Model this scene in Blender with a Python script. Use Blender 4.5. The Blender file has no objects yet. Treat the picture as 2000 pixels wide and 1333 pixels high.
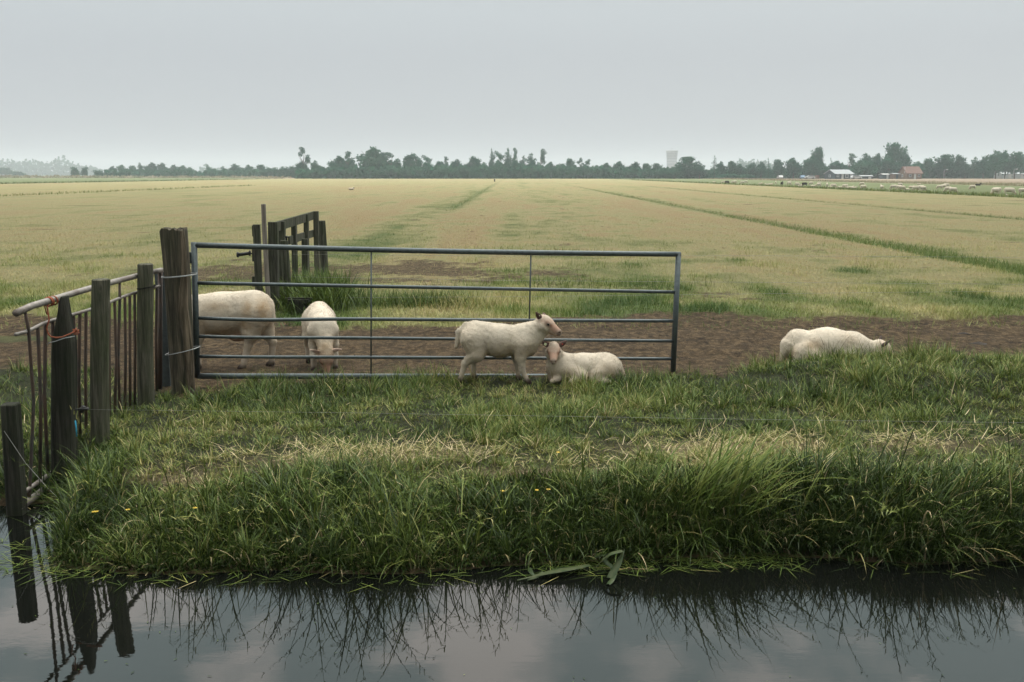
import bpy, math, random
import numpy as np
from mathutils import Vector, Matrix, Euler

random.seed(7)
rng = np.random.default_rng(11)
S = bpy.context.scene
C = S.collection
R = math.radians

# ------------------------------------------------------------------ camera
CAM_Z = 2.15
WZ = 0.25               # level of the water in the ditch
PITCH = R(9.49)
FPX = 1944.4            # focal length in photo pixels (35 mm on a 36 mm sensor, 2000 px wide)
cd = bpy.data.cameras.new('camera')
cd.lens = 35.0; cd.sensor_width = 36.0; cd.clip_start = 0.05; cd.clip_end = 9000
cam = bpy.data.objects.new('camera', cd); C.objects.link(cam)
cam.location = (0, 0, CAM_Z); cam.rotation_euler = (math.pi/2 - PITCH, 0, 0)
S.camera = cam

# ------------------------------------------------------------------ render
S.view_settings.view_transform = 'Standard'
S.view_settings.look = 'None'
S.view_settings.exposure = 0.0
S.view_settings.gamma = 1.0
S.view_settings.use_curve_mapping = False
S.render.engine = 'CYCLES'
cy = S.cycles
cy.use_denoising = True
try: cy.denoiser = 'OPENIMAGEDENOISE'
except Exception: pass
cy.max_bounces = 6; cy.diffuse_bounces = 3; cy.glossy_bounces = 3; cy.transmission_bounces = 3
cy.volume_bounces = 0; cy.transparent_max_bounces = 8
cy.caustics_reflective = False; cy.caustics_refractive = False
cy.sample_clamp_indirect = 6.0

# ------------------------------------------------------------------ world: hazy overcast sky
SUN_EL, SUN_AZ = R(52), R(25)      # azimuth from +Y (away from the camera) towards +X
W = bpy.data.worlds.new('World'); S.world = W; W.use_nodes = True
nt = W.node_tree; nt.nodes.clear()
def wn(t, **k):
    n = nt.nodes.new(t)
    for a, b in k.items(): setattr(n, a, b)
    return n
out = wn('ShaderNodeOutputWorld'); bg = wn('ShaderNodeBackground')
bg.inputs['Strength'].default_value = 0.10
sky = wn('ShaderNodeTexSky'); sky.sky_type = 'NISHITA'; sky.sun_disc = False
sky.sun_elevation = SUN_EL; sky.sun_rotation = SUN_AZ; sky.dust_density = 4.0; sky.air_density = 1.0
tc = wn('ShaderNodeTexCoord'); sep = wn('ShaderNodeSeparateXYZ')
nt.links.new(tc.outputs['Generated'], sep.inputs[0])
ramp = wn('ShaderNodeValToRGB')      # the overcast layer by sine of elevation
cr = ramp.color_ramp; cr.interpolation = 'EASE'
stops = [(0.0, (.432, .456, .486)), (0.10, (.460, .490, .517)), (0.165, (.502, .542, .562)), (0.30, (.75, .80, .80)),
         (0.46, (.95, 1.0, .98)), (0.62, (2.0, 2.0, 1.95)), (1.0, (4.3, 4.25, 4.05))]
while len(cr.elements) < len(stops): cr.elements.new(0.5)
for e, (p, c) in zip(cr.elements, stops): e.position = p; e.color = (*c, 1)
nt.links.new(sep.outputs['Z'], ramp.inputs[0])
# cloud patches above the haze, in directions of the dome
den = wn('ShaderNodeMath', operation='MAXIMUM'); den.inputs[1].default_value = 0.06
nt.links.new(sep.outputs['Z'], den.inputs[0])
dv = wn('ShaderNodeVectorMath', operation='DIVIDE')
cmb = wn('ShaderNodeCombineXYZ')
for i in range(3): nt.links.new(den.outputs[0], cmb.inputs[i])
nt.links.new(tc.outputs['Generated'], dv.inputs[0]); nt.links.new(cmb.outputs[0], dv.inputs[1])
mp = wn('ShaderNodeMapping'); mp.inputs['Location'].default_value = (3.1, 0.4, 0.0); mp.inputs['Scale'].default_value = (1.0, 0.8, 1)
nt.links.new(dv.outputs[0], mp.inputs[0])
nz = wn('ShaderNodeTexNoise'); nz.inputs['Scale'].default_value = 2.1; nz.inputs['Detail'].default_value = 5; nz.inputs['Roughness'].default_value = .5
nt.links.new(mp.outputs[0], nz.inputs['Vector'])
cl = wn('ShaderNodeValToRGB'); cl.color_ramp.elements[0].position = .47; cl.color_ramp.elements[1].position = .60
cl.color_ramp.interpolation = 'EASE'
cl.color_ramp.elements[0].color = (.78, .90, .91, 1); cl.color_ramp.elements[1].color = (1.72, 1.56, 1.49, 1)
nt.links.new(nz.outputs['Fac'], cl.inputs[0])
up = wn('ShaderNodeMapRange'); up.inputs['From Min'].default_value = .19; up.inputs['From Max'].default_value = .32
nt.links.new(sep.outputs['Z'], up.inputs['Value'])
clm = wn('ShaderNodeMix', data_type='RGBA'); clm.inputs['A'].default_value = (1, 1, 1, 1)
nt.links.new(up.outputs[0], clm.inputs['Factor']); nt.links.new(cl.outputs[0], clm.inputs['B'])
mul = wn('ShaderNodeMix', data_type='RGBA', blend_type='MULTIPLY'); mul.inputs['Factor'].default_value = 1
nt.links.new(ramp.outputs[0], mul.inputs['A']); nt.links.new(clm.outputs['Result'], mul.inputs['B'])
sc10 = wn('ShaderNodeVectorMath', operation='SCALE')   # unseen sky behind the camera dimmed to deepen the modelling of things
side = wn('ShaderNodeMapRange', interpolation_type='SMOOTHSTEP'); side.inputs['From Min'].default_value = -.65; side.inputs['From Max'].default_value = .40
side.inputs['To Min'].default_value = 5.6; side.inputs['To Max'].default_value = 11.4
nt.links.new(sep.outputs['Y'], side.inputs['Value']); nt.links.new(side.outputs[0], sc10.inputs['Scale'])
nt.links.new(mul.outputs['Result'], sc10.inputs[0])
mixs = wn('ShaderNodeMix', data_type='RGBA'); mixs.inputs['Factor'].default_value = .06
nt.links.new(sc10.outputs[0], mixs.inputs['A']); nt.links.new(sky.outputs[0], mixs.inputs['B'])
nt.links.new(mixs.outputs['Result'], bg.inputs['Color']); nt.links.new(bg.outputs[0], out.inputs[0])

sd = bpy.data.lights.new('sun', 'SUN'); sd.energy = 1.5; sd.angle = R(13); sd.color = (1.0, .95, .88)
sun = bpy.data.objects.new('sun', sd); C.objects.link(sun)
sdir = Vector((math.sin(SUN_AZ)*math.cos(SUN_EL), math.cos(SUN_AZ)*math.cos(SUN_EL), math.sin(SUN_EL)))
sun.rotation_euler = sdir.to_track_quat('Z', 'Y').to_euler(); sun.location = (0, 0, 30)

# ------------------------------------------------------------------ helpers
def P(px, py, Y):
    """world point seen at photo pixel (px,py) at ground distance Y"""
    dx = (px-1000)/FPX; dy = (666.5-py)/FPX
    d = Vector((dx, math.cos(PITCH)+dy*math.sin(PITCH), -math.sin(PITCH)+dy*math.cos(PITCH)))
    d *= Y/d.y
    return Vector((d.x, Y, CAM_Z+d.z))
def PX(px, Y, z):
    """x of photo column px for a point at distance Y and height z"""
    depth = Y*math.cos(PITCH)+(CAM_Z-z)*math.sin(PITCH)
    return (px-1000)/FPX*depth
def PG(px, py, z):
    dx = (px-1000)/FPX; dy = (666.5-py)/FPX
    d = Vector((dx, math.cos(PITCH)+dy*math.sin(PITCH), -math.sin(PITCH)+dy*math.cos(PITCH)))
    d *= (z-CAM_Z)/d.z
    return Vector((d.x, d.y, z))

def sstep(a, b, v):
    t = np.clip((np.asarray(v, float)-a)/(b-a), 0, 1); return t*t*(3-2*t)
def _h(ix, iy, s):
    n = (ix.astype(np.int64)*374761393 + iy.astype(np.int64)*668265263 + s*974711) & 0x7fffffff
    n = ((n ^ (n >> 13))*1274126177) & 0x7fffffff
    n = (n ^ (n >> 16)) & 0xffff
    return n/65535.0
def vnoise(x, y, s=0):
    x = np.asarray(x, float); y = np.asarray(y, float)
    ix = np.floor(x); iy = np.floor(y); fx = x-ix; fy = y-iy
    fx = fx*fx*(3-2*fx); fy = fy*fy*(3-2*fy)
    a = _h(ix, iy, s); b = _h(ix+1, iy, s); c = _h(ix, iy+1, s); d = _h(ix+1, iy+1, s)
    return (a*(1-fx)+b*fx)*(1-fy)+(c*(1-fx)+d*fx)*fy
def fbm(x, y, s=0, o=4):
    r = 0; a = .5; t = 0
    for k in range(o):
        r = r+a*vnoise(np.asarray(x)*2**k, np.asarray(y)*2**k, s+k*17); t += a; a *= .5
    return r/t

def shore(x):
    x = np.asarray(x, float)
    e = 4.62+.15*sstep(.1, .9, x)+.05*np.sin(1.9*x+.6)+.03*np.sin(4.9*x+1)
    return e+.93*(1-sstep(-2.64, -2.22, x))
def dirt_front(x):
    return np.interp(x, [-9, -3.6, -3.1, -2.6, -1.9, -1.2, 0, 1.2, 2.0, 2.6, 9], [8.8, 8.7, 7.75, 7.65, 7.95, 8.2, 8.33, 8.42, 8.55, 8.85, 8.95])
def height(x, y):
    x = np.asarray(x, float); y = np.asarray(y, float)
    d = y-shore(x)
    bw = .66+.40*(1-sstep(-.4, .7, x))+.22*(fbm(x*.9, x*0+4, 55)-.5)
    t = np.clip(d/bw, 0, 1)
    z = WZ+.23*(1-(1-t)**2)
    s_ = sstep(6.2, 7.6, y); z = z*(1-s_)+.44*s_
    z = np.where(d < 0, WZ-.55*sstep(0, 1.0, -d), z)
    z = z+.145*sstep(1.75, 3.0, x)*sstep(6.9, 8.0, y)*(1-sstep(8.35, 9.1, y))
    near = sstep(.1, .7, d)*(1-sstep(20, 60, y))
    z = z+near*(.05*(fbm(x*1.3, y*1.3, 3)-.5)+.02*(fbm(x*5, y*5, 9)-.5))
    z = z-.03*sstep(8.4, 9.0, y)*(1-sstep(11.5, 12.4, y))
    rough = sstep(8.6, 9.2, y)*(1-sstep(11.4, 12.2, y))*.05*(fbm(x*5.0, y*4.0, 14, 4)-.5)
    z = z+rough
    # near bank the photographer stands on
    z = np.where(y < 3.2, WZ-.55+.95*(1-sstep(1.0, 3.0, y)), z)
    # shallow grassed drains between the strips of field
    for gx in (9.3, 20.0, -3.1):
        z = z-.05*np.exp(-((x-gx)/.45)**2)*sstep(12, 20, y)*(1-sstep(90, 160, y))
    return z
def dirt_mask(x, y):
    x = np.asarray(x, float); y = np.asarray(y, float)
    n = fbm(x*1.6, y*1.6, 21)-.5; n2 = fbm(x*5, y*5, 33)-.5
    f = dirt_front(x)+.65*n+.45*n2
    b = np.interp(x, [-9, -3.5, -2, -.5, 1, 9], [12.2, 12.0, 11.3, 11.6, 12.2, 12.2])+1.3*n+.7*n2
    m = sstep(-.12, .15, y-f)*(1-sstep(-.15, .2, y-b))
    strip = np.exp(-((y-10.6)/.22)**2)*(1-sstep(-4.9, -4.3, x))
    m = m*(1-sstep(.3, .6, strip+n2*.3))
    q = 1.1*np.exp(-((x+5.0)/1.7)**2-((y-17.6)/1.8)**2)+.92*np.exp(-((x+2.2)/1.3)**2-((y-18.5)/2.2)**2)+.62*np.exp(-((x-.2)/1.7)**2-((y-17.2)/1.4)**2)+.8*np.exp(-((x+3.4)/.7)**2-((y-13.6)/1.0)**2)
    q = q+.45*np.exp(-((x-3.0)/1.0)**2-((y-14.5)/.7)**2)
    m2 = sstep(.42, .66, q+1.1*n+1.1*n2)
    return np.maximum(m, m2*.9)
def straw_mask(x, y):
    """how dry the mown field is: 0 green, 1 straw"""
    x = np.asarray(x, float); y = np.asarray(y, float)
    n = fbm(x*.8, y*.07, 41, 5); n2 = fbm(x*.9, y*.35, 57, 4)
    n3 = fbm(x*1.3, y*.95, 63, 4)
    s = .51+.36*sstep(12.5, 22, y+1.2*np.abs(x-1)*.3)+1.0*(n-.5)+.8*(n2-.5)+1.1*(n3-.5)*(1-sstep(45, 120, y))
    s = .5+1.25*(s-.5)+.5*np.exp(-((y-20.6-1.2*(n2-.5))/1.1)**2)*sstep(1.0, 3.5, x)*sstep(.35, .6, n3+.1)
    s = s-.45*np.exp(-((x+3.6)/1.6)**2)*sstep(12, 25, y)*(1-sstep(60, 140, y))
    s = s-.25*np.exp(-((x-2.0)/1.2)**2)
    return np.clip(s, 0, 1)
def strips(x, y):
    """tall green grass left standing along the drains"""
    x = np.asarray(x, float); y = np.asarray(y, float)
    w = .25*(fbm(y*.35, x*0+2.2, 71)-.5)
    a = np.exp(-((x-9.3-w)/.42)**2)*sstep(12, 16, y)*(1-sstep(80, 150, y)*.75)
    b = np.exp(-((x-20.0-w)/.5)**2)*sstep(18, 25, y)*(1-sstep(50, 60, y)*.5*(1-sstep(62, 75, y)))*(1-sstep(120, 170, y))
    c = np.exp(-((x+3.1-.4*w)/.40)**2)*sstep(47, 54, y)*(1-sstep(60, 260, y)*.7)
    return np.clip(np.maximum(np.maximum(a, b), c), 0, 1)
DRY = [(-.62, 5.80, .56, .18), (-1.9, 5.35, .45, .18), (1.03, 5.58, .50, .15), (2.15, 6.05, 1.25, .18), (2.55, 5.48, .8, .14), (1.35, 5.92, .45, .13), (-1.17, 5.68, .40, .11), (.1, 5.45, .45, .09), (-1.85, 6.4, .3, .1)]
def dry_mask(x, y):
    g = sum(np.exp(-((x-a)/c)**2-((y-b)/e)**2) for a, b, c, e in DRY)
    return np.clip(g, 0, 1)*sstep(.28, .50, fbm(x*2.4, y*3.4, 61))
def H(x, y): return float(height(np.array([x]), np.array([y]))[0])

def tag(o, label=None, cat=None, group=None, kind=None):
    if label: o['label'] = label
    if cat: o['category'] = cat
    if group: o['group'] = group
    if kind: o['kind'] = kind
    return o
def empty(name, loc, rz=0.0):
    o = bpy.data.objects.new(name, None); C.objects.link(o); o.location = loc; o.rotation_euler = (0, 0, rz)
    o.empty_display_size = .2
    return o
def link_mesh(name, me, mat, parent=None, smooth=False):
    o = bpy.data.objects.new(name, me); C.objects.link(o)
    if mat: me.materials.append(mat)
    if parent: o.parent = parent
    if smooth: me.polygons.foreach_set('use_smooth', np.ones(len(me.polygons), bool))
    return o
def np_mesh(name, V, loops, starts, attrs=None):
    me = bpy.data.meshes.new(name)
    V = np.asarray(V, np.float32)
    me.vertices.add(len(V)); me.vertices.foreach_set('co', V.ravel())
    me.loops.add(len(loops)); me.loops.foreach_set('vertex_index', np.asarray(loops, np.int32))
    me.polygons.add(len(starts)); me.polygons.foreach_set('loop_start', np.asarray(starts, np.int32))
    for k, v in (attrs or {}).items():
        a = me.attributes.new(k, 'FLOAT', 'POINT'); a.data.foreach_set('value', np.asarray(v, np.float32))
    me.update(calc_edges=True)
    return me
class MB:
    """collects tubes, boxes and solids into one mesh"""
    def __init__(s): s.v = []; s.f = []
    def add(s, vs, fs):
        o = len(s.v); s.v += [tuple(v) for v in vs]; s.f += [tuple(i+o for i in f) for f in fs]
    def tube(s, pts, rad, n=8, cap=True, sx=1.0, jit=0.0, seed=0):
        pts = [Vector(p) for p in pts]
        rad = rad if hasattr(rad, '__len__') else [rad]*len(pts)
        rr = random.Random(seed); vs = []; u = None
        for i, p in enumerate(pts):
            t = (pts[min(i+1, len(pts)-1)]-pts[max(i-1, 0)]).normalized()
            if u is None:
                a = Vector((0, 0, 1)) if abs(t.z) < .9 else Vector((1, 0, 0))
                u = t.cross(a).normalized()
            u = (u-t*u.dot(t)).normalized(); w = t.cross(u)
            for k in range(n):
                a = 2*math.pi*k/n; r = rad[i]*(1+jit*(rr.random()-.5))
                vs.append(p+u*(math.cos(a)*r*sx)+w*(math.sin(a)*r))
        fs = []
        for i in range(len(pts)-1):
            for k in range(n):
                fs.append((i*n+k, i*n+(k+1) % n, (i+1)*n+(k+1) % n, (i+1)*n+k))
        if cap:
            fs.append(tuple(range(n-1, -1, -1))); fs.append(tuple((len(pts)-1)*n+k for k in range(n)))
        s.add(vs, fs)
    def box(s, c, d, rot=None, ch=0.0):
        c = Vector(c); x, y, z = d[0]/2, d[1]/2, d[2]/2
        vs = [Vector((a*x, b*y, e*z)) for e in (-1, 1) for b in (-1, 1) for a in (-1, 1)]
        if rot: vs = [rot @ v for v in vs]
        vs = [v+c for v in vs]
        s.add(vs, [(0, 2, 3, 1), (4, 5, 7, 6), (0, 1, 5, 4), (2, 6, 7, 3), (0, 4, 6, 2), (1, 3, 7, 5)])
    def build(s, name, mat, parent=None, smooth=False):
        me = bpy.data.meshes.new(name); me.from_pydata(s.v, [], s.f); me.update()
        return link_mesh(name, me, mat, parent, smooth)

# ------------------------------------------------------------------ materials
def newmat(name):
    m = bpy.data.materials.new(name); m.use_nodes = True
    t = m.node_tree; t.nodes.clear()
    o = t.nodes.new('ShaderNodeOutputMaterial')
    return m, t, o
def node(t, typ, ins=None, **k):
    n = t.nodes.new(typ)
    for a, b in k.items(): setattr(n, a, b)
    for a, b in (ins or {}).items():
        if isinstance(b, bpy.types.NodeSocket): t.links.new(b, n.inputs[a])
        else: n.inputs[a].default_value = b
    return n
def ramp_node(t, fac, stops, interp='LINEAR'):
    n = t.nodes.new('ShaderNodeValToRGB'); r = n.color_ramp; r.interpolation = interp
    while len(r.elements) < len(stops): r.elements.new(.5)
    for e, (p, c) in zip(r.elements, stops): e.position = p; e.color = (*c, 1) if len(c) == 3 else c
    t.links.new(fac, n.inputs[0]); return n
def mixc(t, fac, a, b, blend='MIX'):
    n = t.nodes.new('ShaderNodeMix'); n.data_type = 'RGBA'; n.blend_type = blend
    for k, v in (('Factor', fac), ('A', a), ('B', b)):
        if isinstance(v, bpy.types.NodeSocket): t.links.new(v, n.inputs[k])
        else: n.inputs[k].default_value = v if k == 'Factor' else ((*v, 1) if len(v) == 3 else v)
    return n.outputs['Result']
def noise(t, vec, scale, detail=4, rough=.55, dist=0):
    n = node(t, 'ShaderNodeTexNoise', {'Scale': scale, 'Detail': detail, 'Roughness': rough, 'Distortion': dist})
    if vec is not None: t.links.new(vec, n.inputs['Vector'])
    return n.outputs['Fac']
def mapped(t, vec, scale):
    n = node(t, 'ShaderNodeMapping'); n.inputs['Scale'].default_value = scale
    t.links.new(vec, n.inputs['Vector']); return n.outputs[0]
def attr(t, name): return node(t, 'ShaderNodeAttribute', attribute_name=name).outputs['Fac']
def bump(t, h, strength, dist):
    return node(t, 'ShaderNodeBump', {'Height': h, 'Strength': strength, 'Distance': dist}).outputs[0]
def principled(t, o, col, rough=.8, normal=None, metal=0.0, spec=.3):
    b = node(t, 'ShaderNodeBsdfPrincipled', {'Roughness': rough, 'Metallic': metal, 'Specular IOR Level': spec})
    if isinstance(col, bpy.types.NodeSocket): t.links.new(col, b.inputs['Base Color'])
    else: b.inputs['Base Color'].default_value = (*col, 1)
    if normal is not None: t.links.new(normal, b.inputs['Normal'])
    t.links.new(b.outputs[0], o.inputs['Surface']); return b

def mat_simple(name, col, rough=.75, var=.25, scale=8, spec=.3, metal=0.0, bmp=0.0):
    m, t, o = newmat(name)
    g = node(t, 'ShaderNodeTexCoord').outputs['Object']
    n = noise(t, g, scale, 5)
    lo = tuple(c*(1-var) for c in col); hi = tuple(min(1, c*(1+var)) for c in col)
    c = ramp_node(t, n, [(.3, lo), (.7, hi)]).outputs[0]
    principled(t, o, c, rough, bump(t, n, bmp, .01) if bmp else None, metal, spec)
    return m

def mat_blade(name, stops, trans=.35, gloss=.05):
    m, t, o = newmat(name)
    a = attr(t, 'tint')
    c = ramp_node(t, a, stops).outputs[0]
    d = node(t, 'ShaderNodeBsdfDiffuse', {'Color': c})
    tr = node(t, 'ShaderNodeBsdfTranslucent', {'Color': c})
    mx = node(t, 'ShaderNodeMixShader', {0: trans, 1: d.outputs[0], 2: tr.outputs[0]})
    if gloss:
        gl = node(t, 'ShaderNodeBsdfGlossy', {'Color': (.9, 1, .9, 1), 'Roughness': .42})
        mx = node(t, 'ShaderNodeMixShader', {0: gloss, 1: mx.outputs[0], 2: gl.outputs[0]})
    t.links.new(mx.outputs[0], o.inputs['Surface']); return m
GRASS_STOPS = [(0.0, (.015, .028, .006)), (.30, (.078, .118, .021)), (.55, (.168, .188, .045)), (.75, (.31, .262, .108)), (1.0, (.50, .40, .25))]
FIELD_STOPS = [(0.0, (.050, .088, .018)), (.30, (.110, .152, .028)), (.55, (.245, .250, .082)), (.80, (.39, .345, .155)), (1.0, (.37, .265, .125))]
M = {}
M['grass'] = mat_blade('grass_blades', GRASS_STOPS, .16, .02)
M['field_grass'] = mat_blade('mown_grass_blades', FIELD_STOPS, .22, .02)
M['reed'] = mat_blade('reed_stems', [(0, (.16, .17, .08)), (1, (.36, .29, .20))], .3, .02)

def mat_ground():
    m, t, o = newmat('ground_soil_and_turf')
    pos = node(t, 'ShaderNodeNewGeometry').outputs['Position']
    dirt = attr(t, 'dirt'); straw = attr(t, 'straw'); field = attr(t, 'field'); strip = attr(t, 'strip'); past = attr(t, 'pasture'); reed = attr(t, 'reedbed')
    n1 = noise(t, pos, 2.2, 6, .6); n2 = noise(t, mapped(t, pos, (1, .7, 1)), 13, 7, .72); n3 = noise(t, pos, 90, 3, .6)
    soil = ramp_node(t, n2, [(.34, (.015, .010, .0055)), (.48, (.069, .045, .023)), (.63, (.190, .130, .070))]).outputs[0]
    soil = mixc(t, node(t, 'ShaderNodeMapRange', {'Value': n1, 'From Min': .40, 'From Max': .70, 'To Max': .45}).outputs[0], soil, (.145, .100, .055), 'MIX')
    chaff = node(t, 'ShaderNodeMapRange', {'Value': noise(t, mapped(t, pos, (14, 40, 14)), 1.0, 4, .7), 'From Min': .66, 'From Max': .72}).outputs[0]
    soil = mixc(t, node(t, 'ShaderNodeMath', {0: chaff, 1: .6}, operation='MULTIPLY').outputs[0], soil, (.30, .23, .15))
    turf = ramp_node(t, n2, [(.35, (.018, .022, .010)), (.65, (.050, .055, .022))]).outputs[0]
    # the mown field: swaths run away from the camera, broken by clumps
    rows = noise(t, mapped(t, pos, (.85, .10, 1)), 1.0, 7, .62)
    cl = noise(t, mapped(t, pos, (1.0, .55, 1)), 2.6, 6, .65)
    far = noise(t, mapped(t, pos, (.05, .02, 1)), 1.0, 5, .6)
    s = node(t, 'ShaderNodeMath', {0: straw, 1: rows}, operation='ADD').outputs[0]
    s = node(t, 'ShaderNodeMath', {0: s, 1: cl}, operation='ADD').outputs[0]
    s = node(t, 'ShaderNodeMath', {0: s, 1: far}, operation='ADD').outputs[0]
    s = node(t, 'ShaderNodeMapRange', {'Value': s, 'From Min': 1.15, 'From Max': 2.75}).outputs[0]
    fcol = ramp_node(t, s, [(0.0, (.080, .120, .034)), (.26, (.128, .150, .050)), (.50, (.205, .200, .084)), (.76, (.285, .255, .124)), (1.0, (.285, .212, .108))]).outputs[0]
    fine = node(t, 'ShaderNodeMapRange', {'Value': noise(t, mapped(t, pos, (1, .6, 1)), 14, 5, .7), 'To Min': .62, 'To Max': 1.38}).outputs[0]
    fcol = mixc(t, 1.0, fcol, node(t, 'ShaderNodeCombineColor', {0: fine, 1: fine, 2: fine}).outputs[0], 'MULTIPLY')
    turf = mixc(t, attr(t, 'thatch'), turf, ramp_node(t, n3, [(.3, (.09, .07, .035)), (.7, (.24, .19, .11))]).outputs[0])
    c = mixc(t, field, turf, fcol)
    c = mixc(t, strip, c, (.115, .14, .05))
    pc = ramp_node(t, noise(t, pos, .5, 5, .6), [(.3, (.105, .13, .055)), (.7, (.17, .19, .085))]).outputs[0]
    c = mixc(t, past, c, pc)
    rc = ramp_node(t, noise(t, mapped(t, pos, (.6, .12, 1)), 1, 5, .6), [(.3, (.19, .145, .10)), (.7, (.29, .225, .16))]).outputs[0]
    c = mixc(t, reed, c, rc)
    c = mixc(t, dirt, c, soil)
    hh = node(t, 'ShaderNodeMath', {0: n2, 1: n3}, operation='ADD').outputs[0]
    principled(t, o, c, .95, bump(t, hh, 1.0, .09), 0, .15)
    return m
def mat_water():
    m, t, o = newmat('still_ditch_water')
    pos = node(t, 'ShaderNodeNewGeometry').outputs['Position']
    a = noise(t, mapped(t, pos, (1.0, 2.6, 1)), 7, 3, .5); b = noise(t, mapped(t, pos, (1, 1.4, 1)), 32, 2, .5)
    hgt = node(t, 'ShaderNodeMath', {0: a, 1: node(t, 'ShaderNodeMath', {0: b, 1: .22}, operation='MULTIPLY').outputs[0]}, operation='ADD').outputs[0]
    p = principled(t, o, (.0035, .004, .0032), .008, bump(t, hgt, .022, .010), 0, .5)
    p.inputs['IOR'].default_value = 1.62
    return m
def mat_wood(name, dark, light, moss=(.045, .05, .022), mossamt=.5, sc=1.0):
    m, t, o = newmat(name)
    g = node(t, 'ShaderNodeTexCoord').outputs['Object']
    gr = noise(t, mapped(t, g, (38*sc, 38*sc, 2.2*sc)), 1, 6, .65, .6)
    bl = noise(t, mapped(t, g, (7, 7, 4)), 1, 4, .6)
    c = ramp_node(t, gr, [(.25, tuple(x*.35 for x in dark)), (.45, dark), (.75, light)]).outputs[0]
    k = node(t, 'ShaderNodeMapRange', {'Value': bl, 'From Min': .40, 'From Max': .70, 'To Max': mossamt}).outputs[0]
    c = mixc(t, k, c, moss)
    principled(t, o, c, .9, bump(t, gr, .9, .012), 0, .15); return m
def mat_metal(name, col, rust=0.0, rough=.5):
    m, t, o = newmat(name)
    g = node(t, 'ShaderNodeTexCoord').outputs['Object']
    n = noise(t, g, 30, 6, .65); n2 = noise(t, g, 6, 5, .6)
    c = ramp_node(t, n, [(.3, tuple(x*.72 for x in col)), (.7, tuple(x*1.2 for x in col))]).outputs[0]
    k = node(t, 'ShaderNodeMapRange', {'Value': n2, 'From Min': .62-rust*.3, 'From Max': .72-rust*.22}).outputs[0]
    k = node(t, 'ShaderNodeMath', {0: k, 1: min(1, rust)}, operation='MULTIPLY').outputs[0]
    c = mixc(t, k, c, (.062, .034, .021))
    mt = node(t, 'ShaderNodeMapRange', {'Value': k, 'To Min': .55, 'To Max': 0.0}).outputs[0]
    p = principled(t, o, c, rough, bump(t, n, .25, .003), 0, .5)
    t.links.new(mt, p.inputs['Metallic']); return m
def mat_sheep(name, wool, stain_shade_col, skin, dark):
    m, t, o = newmat(name)
    g = node(t, 'ShaderNodeTexCoord').outputs['Object']
    n = noise(t, g, 14, 5, .6); fine = noise(t, g, 130, 3, .6)
    c = ramp_node(t, n, [(.32, tuple(x*.84 for x in wool)), (.68, wool)]).outputs[0]
    curl = noise(t, g, 46, 4, .7)
    c = mixc(t, node(t, 'ShaderNodeMapRange', {'Value': curl, 'From Min': .52, 'From Max': .68, 'To Max': .55}).outputs[0], c, tuple(x*.62 for x in wool))
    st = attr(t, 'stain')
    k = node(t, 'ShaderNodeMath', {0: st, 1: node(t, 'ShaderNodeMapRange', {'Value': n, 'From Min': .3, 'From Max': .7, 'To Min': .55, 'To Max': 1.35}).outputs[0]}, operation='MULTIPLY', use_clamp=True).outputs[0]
    c = mixc(t, k, c, stain_shade_col)  # tan mixed in for real stains and for the painted underside shade
    c = mixc(t, attr(t, 'bare'), c, skin)
    c = mixc(t, attr(t, 'dark'), c, dark)
    h = node(t, 'ShaderNodeMath', {0: fine, 1: n}, operation='ADD').outputs[0]
    p = principled(t, o, c, .92, bump(t, h, .55, .008), 0, .08)
    return m
M['ground'] = mat_ground(); M['water'] = mat_water()
M['wood'] = mat_wood('weathered_post_wood', (.050, .049, .035), (.165, .155, .115), (.048, .058, .026), .75)
M['wood_dark'] = mat_wood('dark_wet_post_wood', (.017, .017, .013), (.058, .055, .042), (.020, .026, .012), .7)
M['wood_split'] = mat_wood('split_post_wood', (.048, .042, .031), (.185, .150, .108), (.030, .036, .018), .6)
M['wood_raw'] = mat_wood('raw_split_wood', (.085, .066, .046), (.27, .21, .15), (.05, .05, .03), .3)
M['board'] = mat_wood('grey_green_boards', (.040, .040, .030), (.14, .135, .105), (.044, .054, .026), .7)
M['pale_wood'] = mat_wood('bleached_pole_wood', (.16, .14, .12), (.32, .28, .24), (.14, .13, .10), .3)
M['gate_metal'] = mat_metal('galvanised_gate_steel', (.078, .094, .098), .18, .55)
M['old_pipe'] = mat_metal('old_pipe_steel', (.22, .20, .18), .55, .6)
M['bar_metal'] = mat_metal('rusty_bar_steel', (.055, .05, .045), .9, .7)
M['wire'] = mat_metal('wire_steel', (.36, .37, .37), 0, .45)
M['fence_wire'] = mat_metal('dull_wire_steel', (.24, .24, .22), 0, .5)
M['twine'] = mat_simple('orange_twine', (.24, .070, .034), .8, .4, 60)
M['blue_twine'] = mat_simple('blue_twine', (.03, .25, .38), .7, .2, 60)
M['black'] = mat_simple('black_plastic', (.012, .012, .012), .5, .3, 20)
M['sheep'] = mat_sheep('cream_wool', (.58, .505, .41), (.27, .180, .095), (.32, .165, .110), (.035, .024, .020))
M['black_sheep'] = mat_sheep('dark_wool', (.030, .024, .020), (.03, .022, .016), (.02, .016, .014), (.01, .01, .01))
M['ear'] = mat_simple('ear_skin', (.095, .052, .042), .8, .3, 40)
M['ear_dark'] = mat_simple('dark_ear_skin', (.040, .024, .019), .8, .3, 40)
M['ear_pale'] = mat_simple('pale_ear_skin', (.50, .36, .29), .8, .2, 40)
M['eye'] = mat_simple('eye_gloss', (.012, .009, .007), .12, .2, 20, .5)
M['tag'] = mat_simple('ear_tag_plastic', (.62, .66, .40), .5, .1, 20)
M['tag_red'] = mat_simple('red_ear_tag_plastic', (.55, .05, .03), .5, .1, 20)
M['hoof'] = mat_simple('hoof_horn', (.035, .028, .022), .7, .3, 40)

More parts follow.
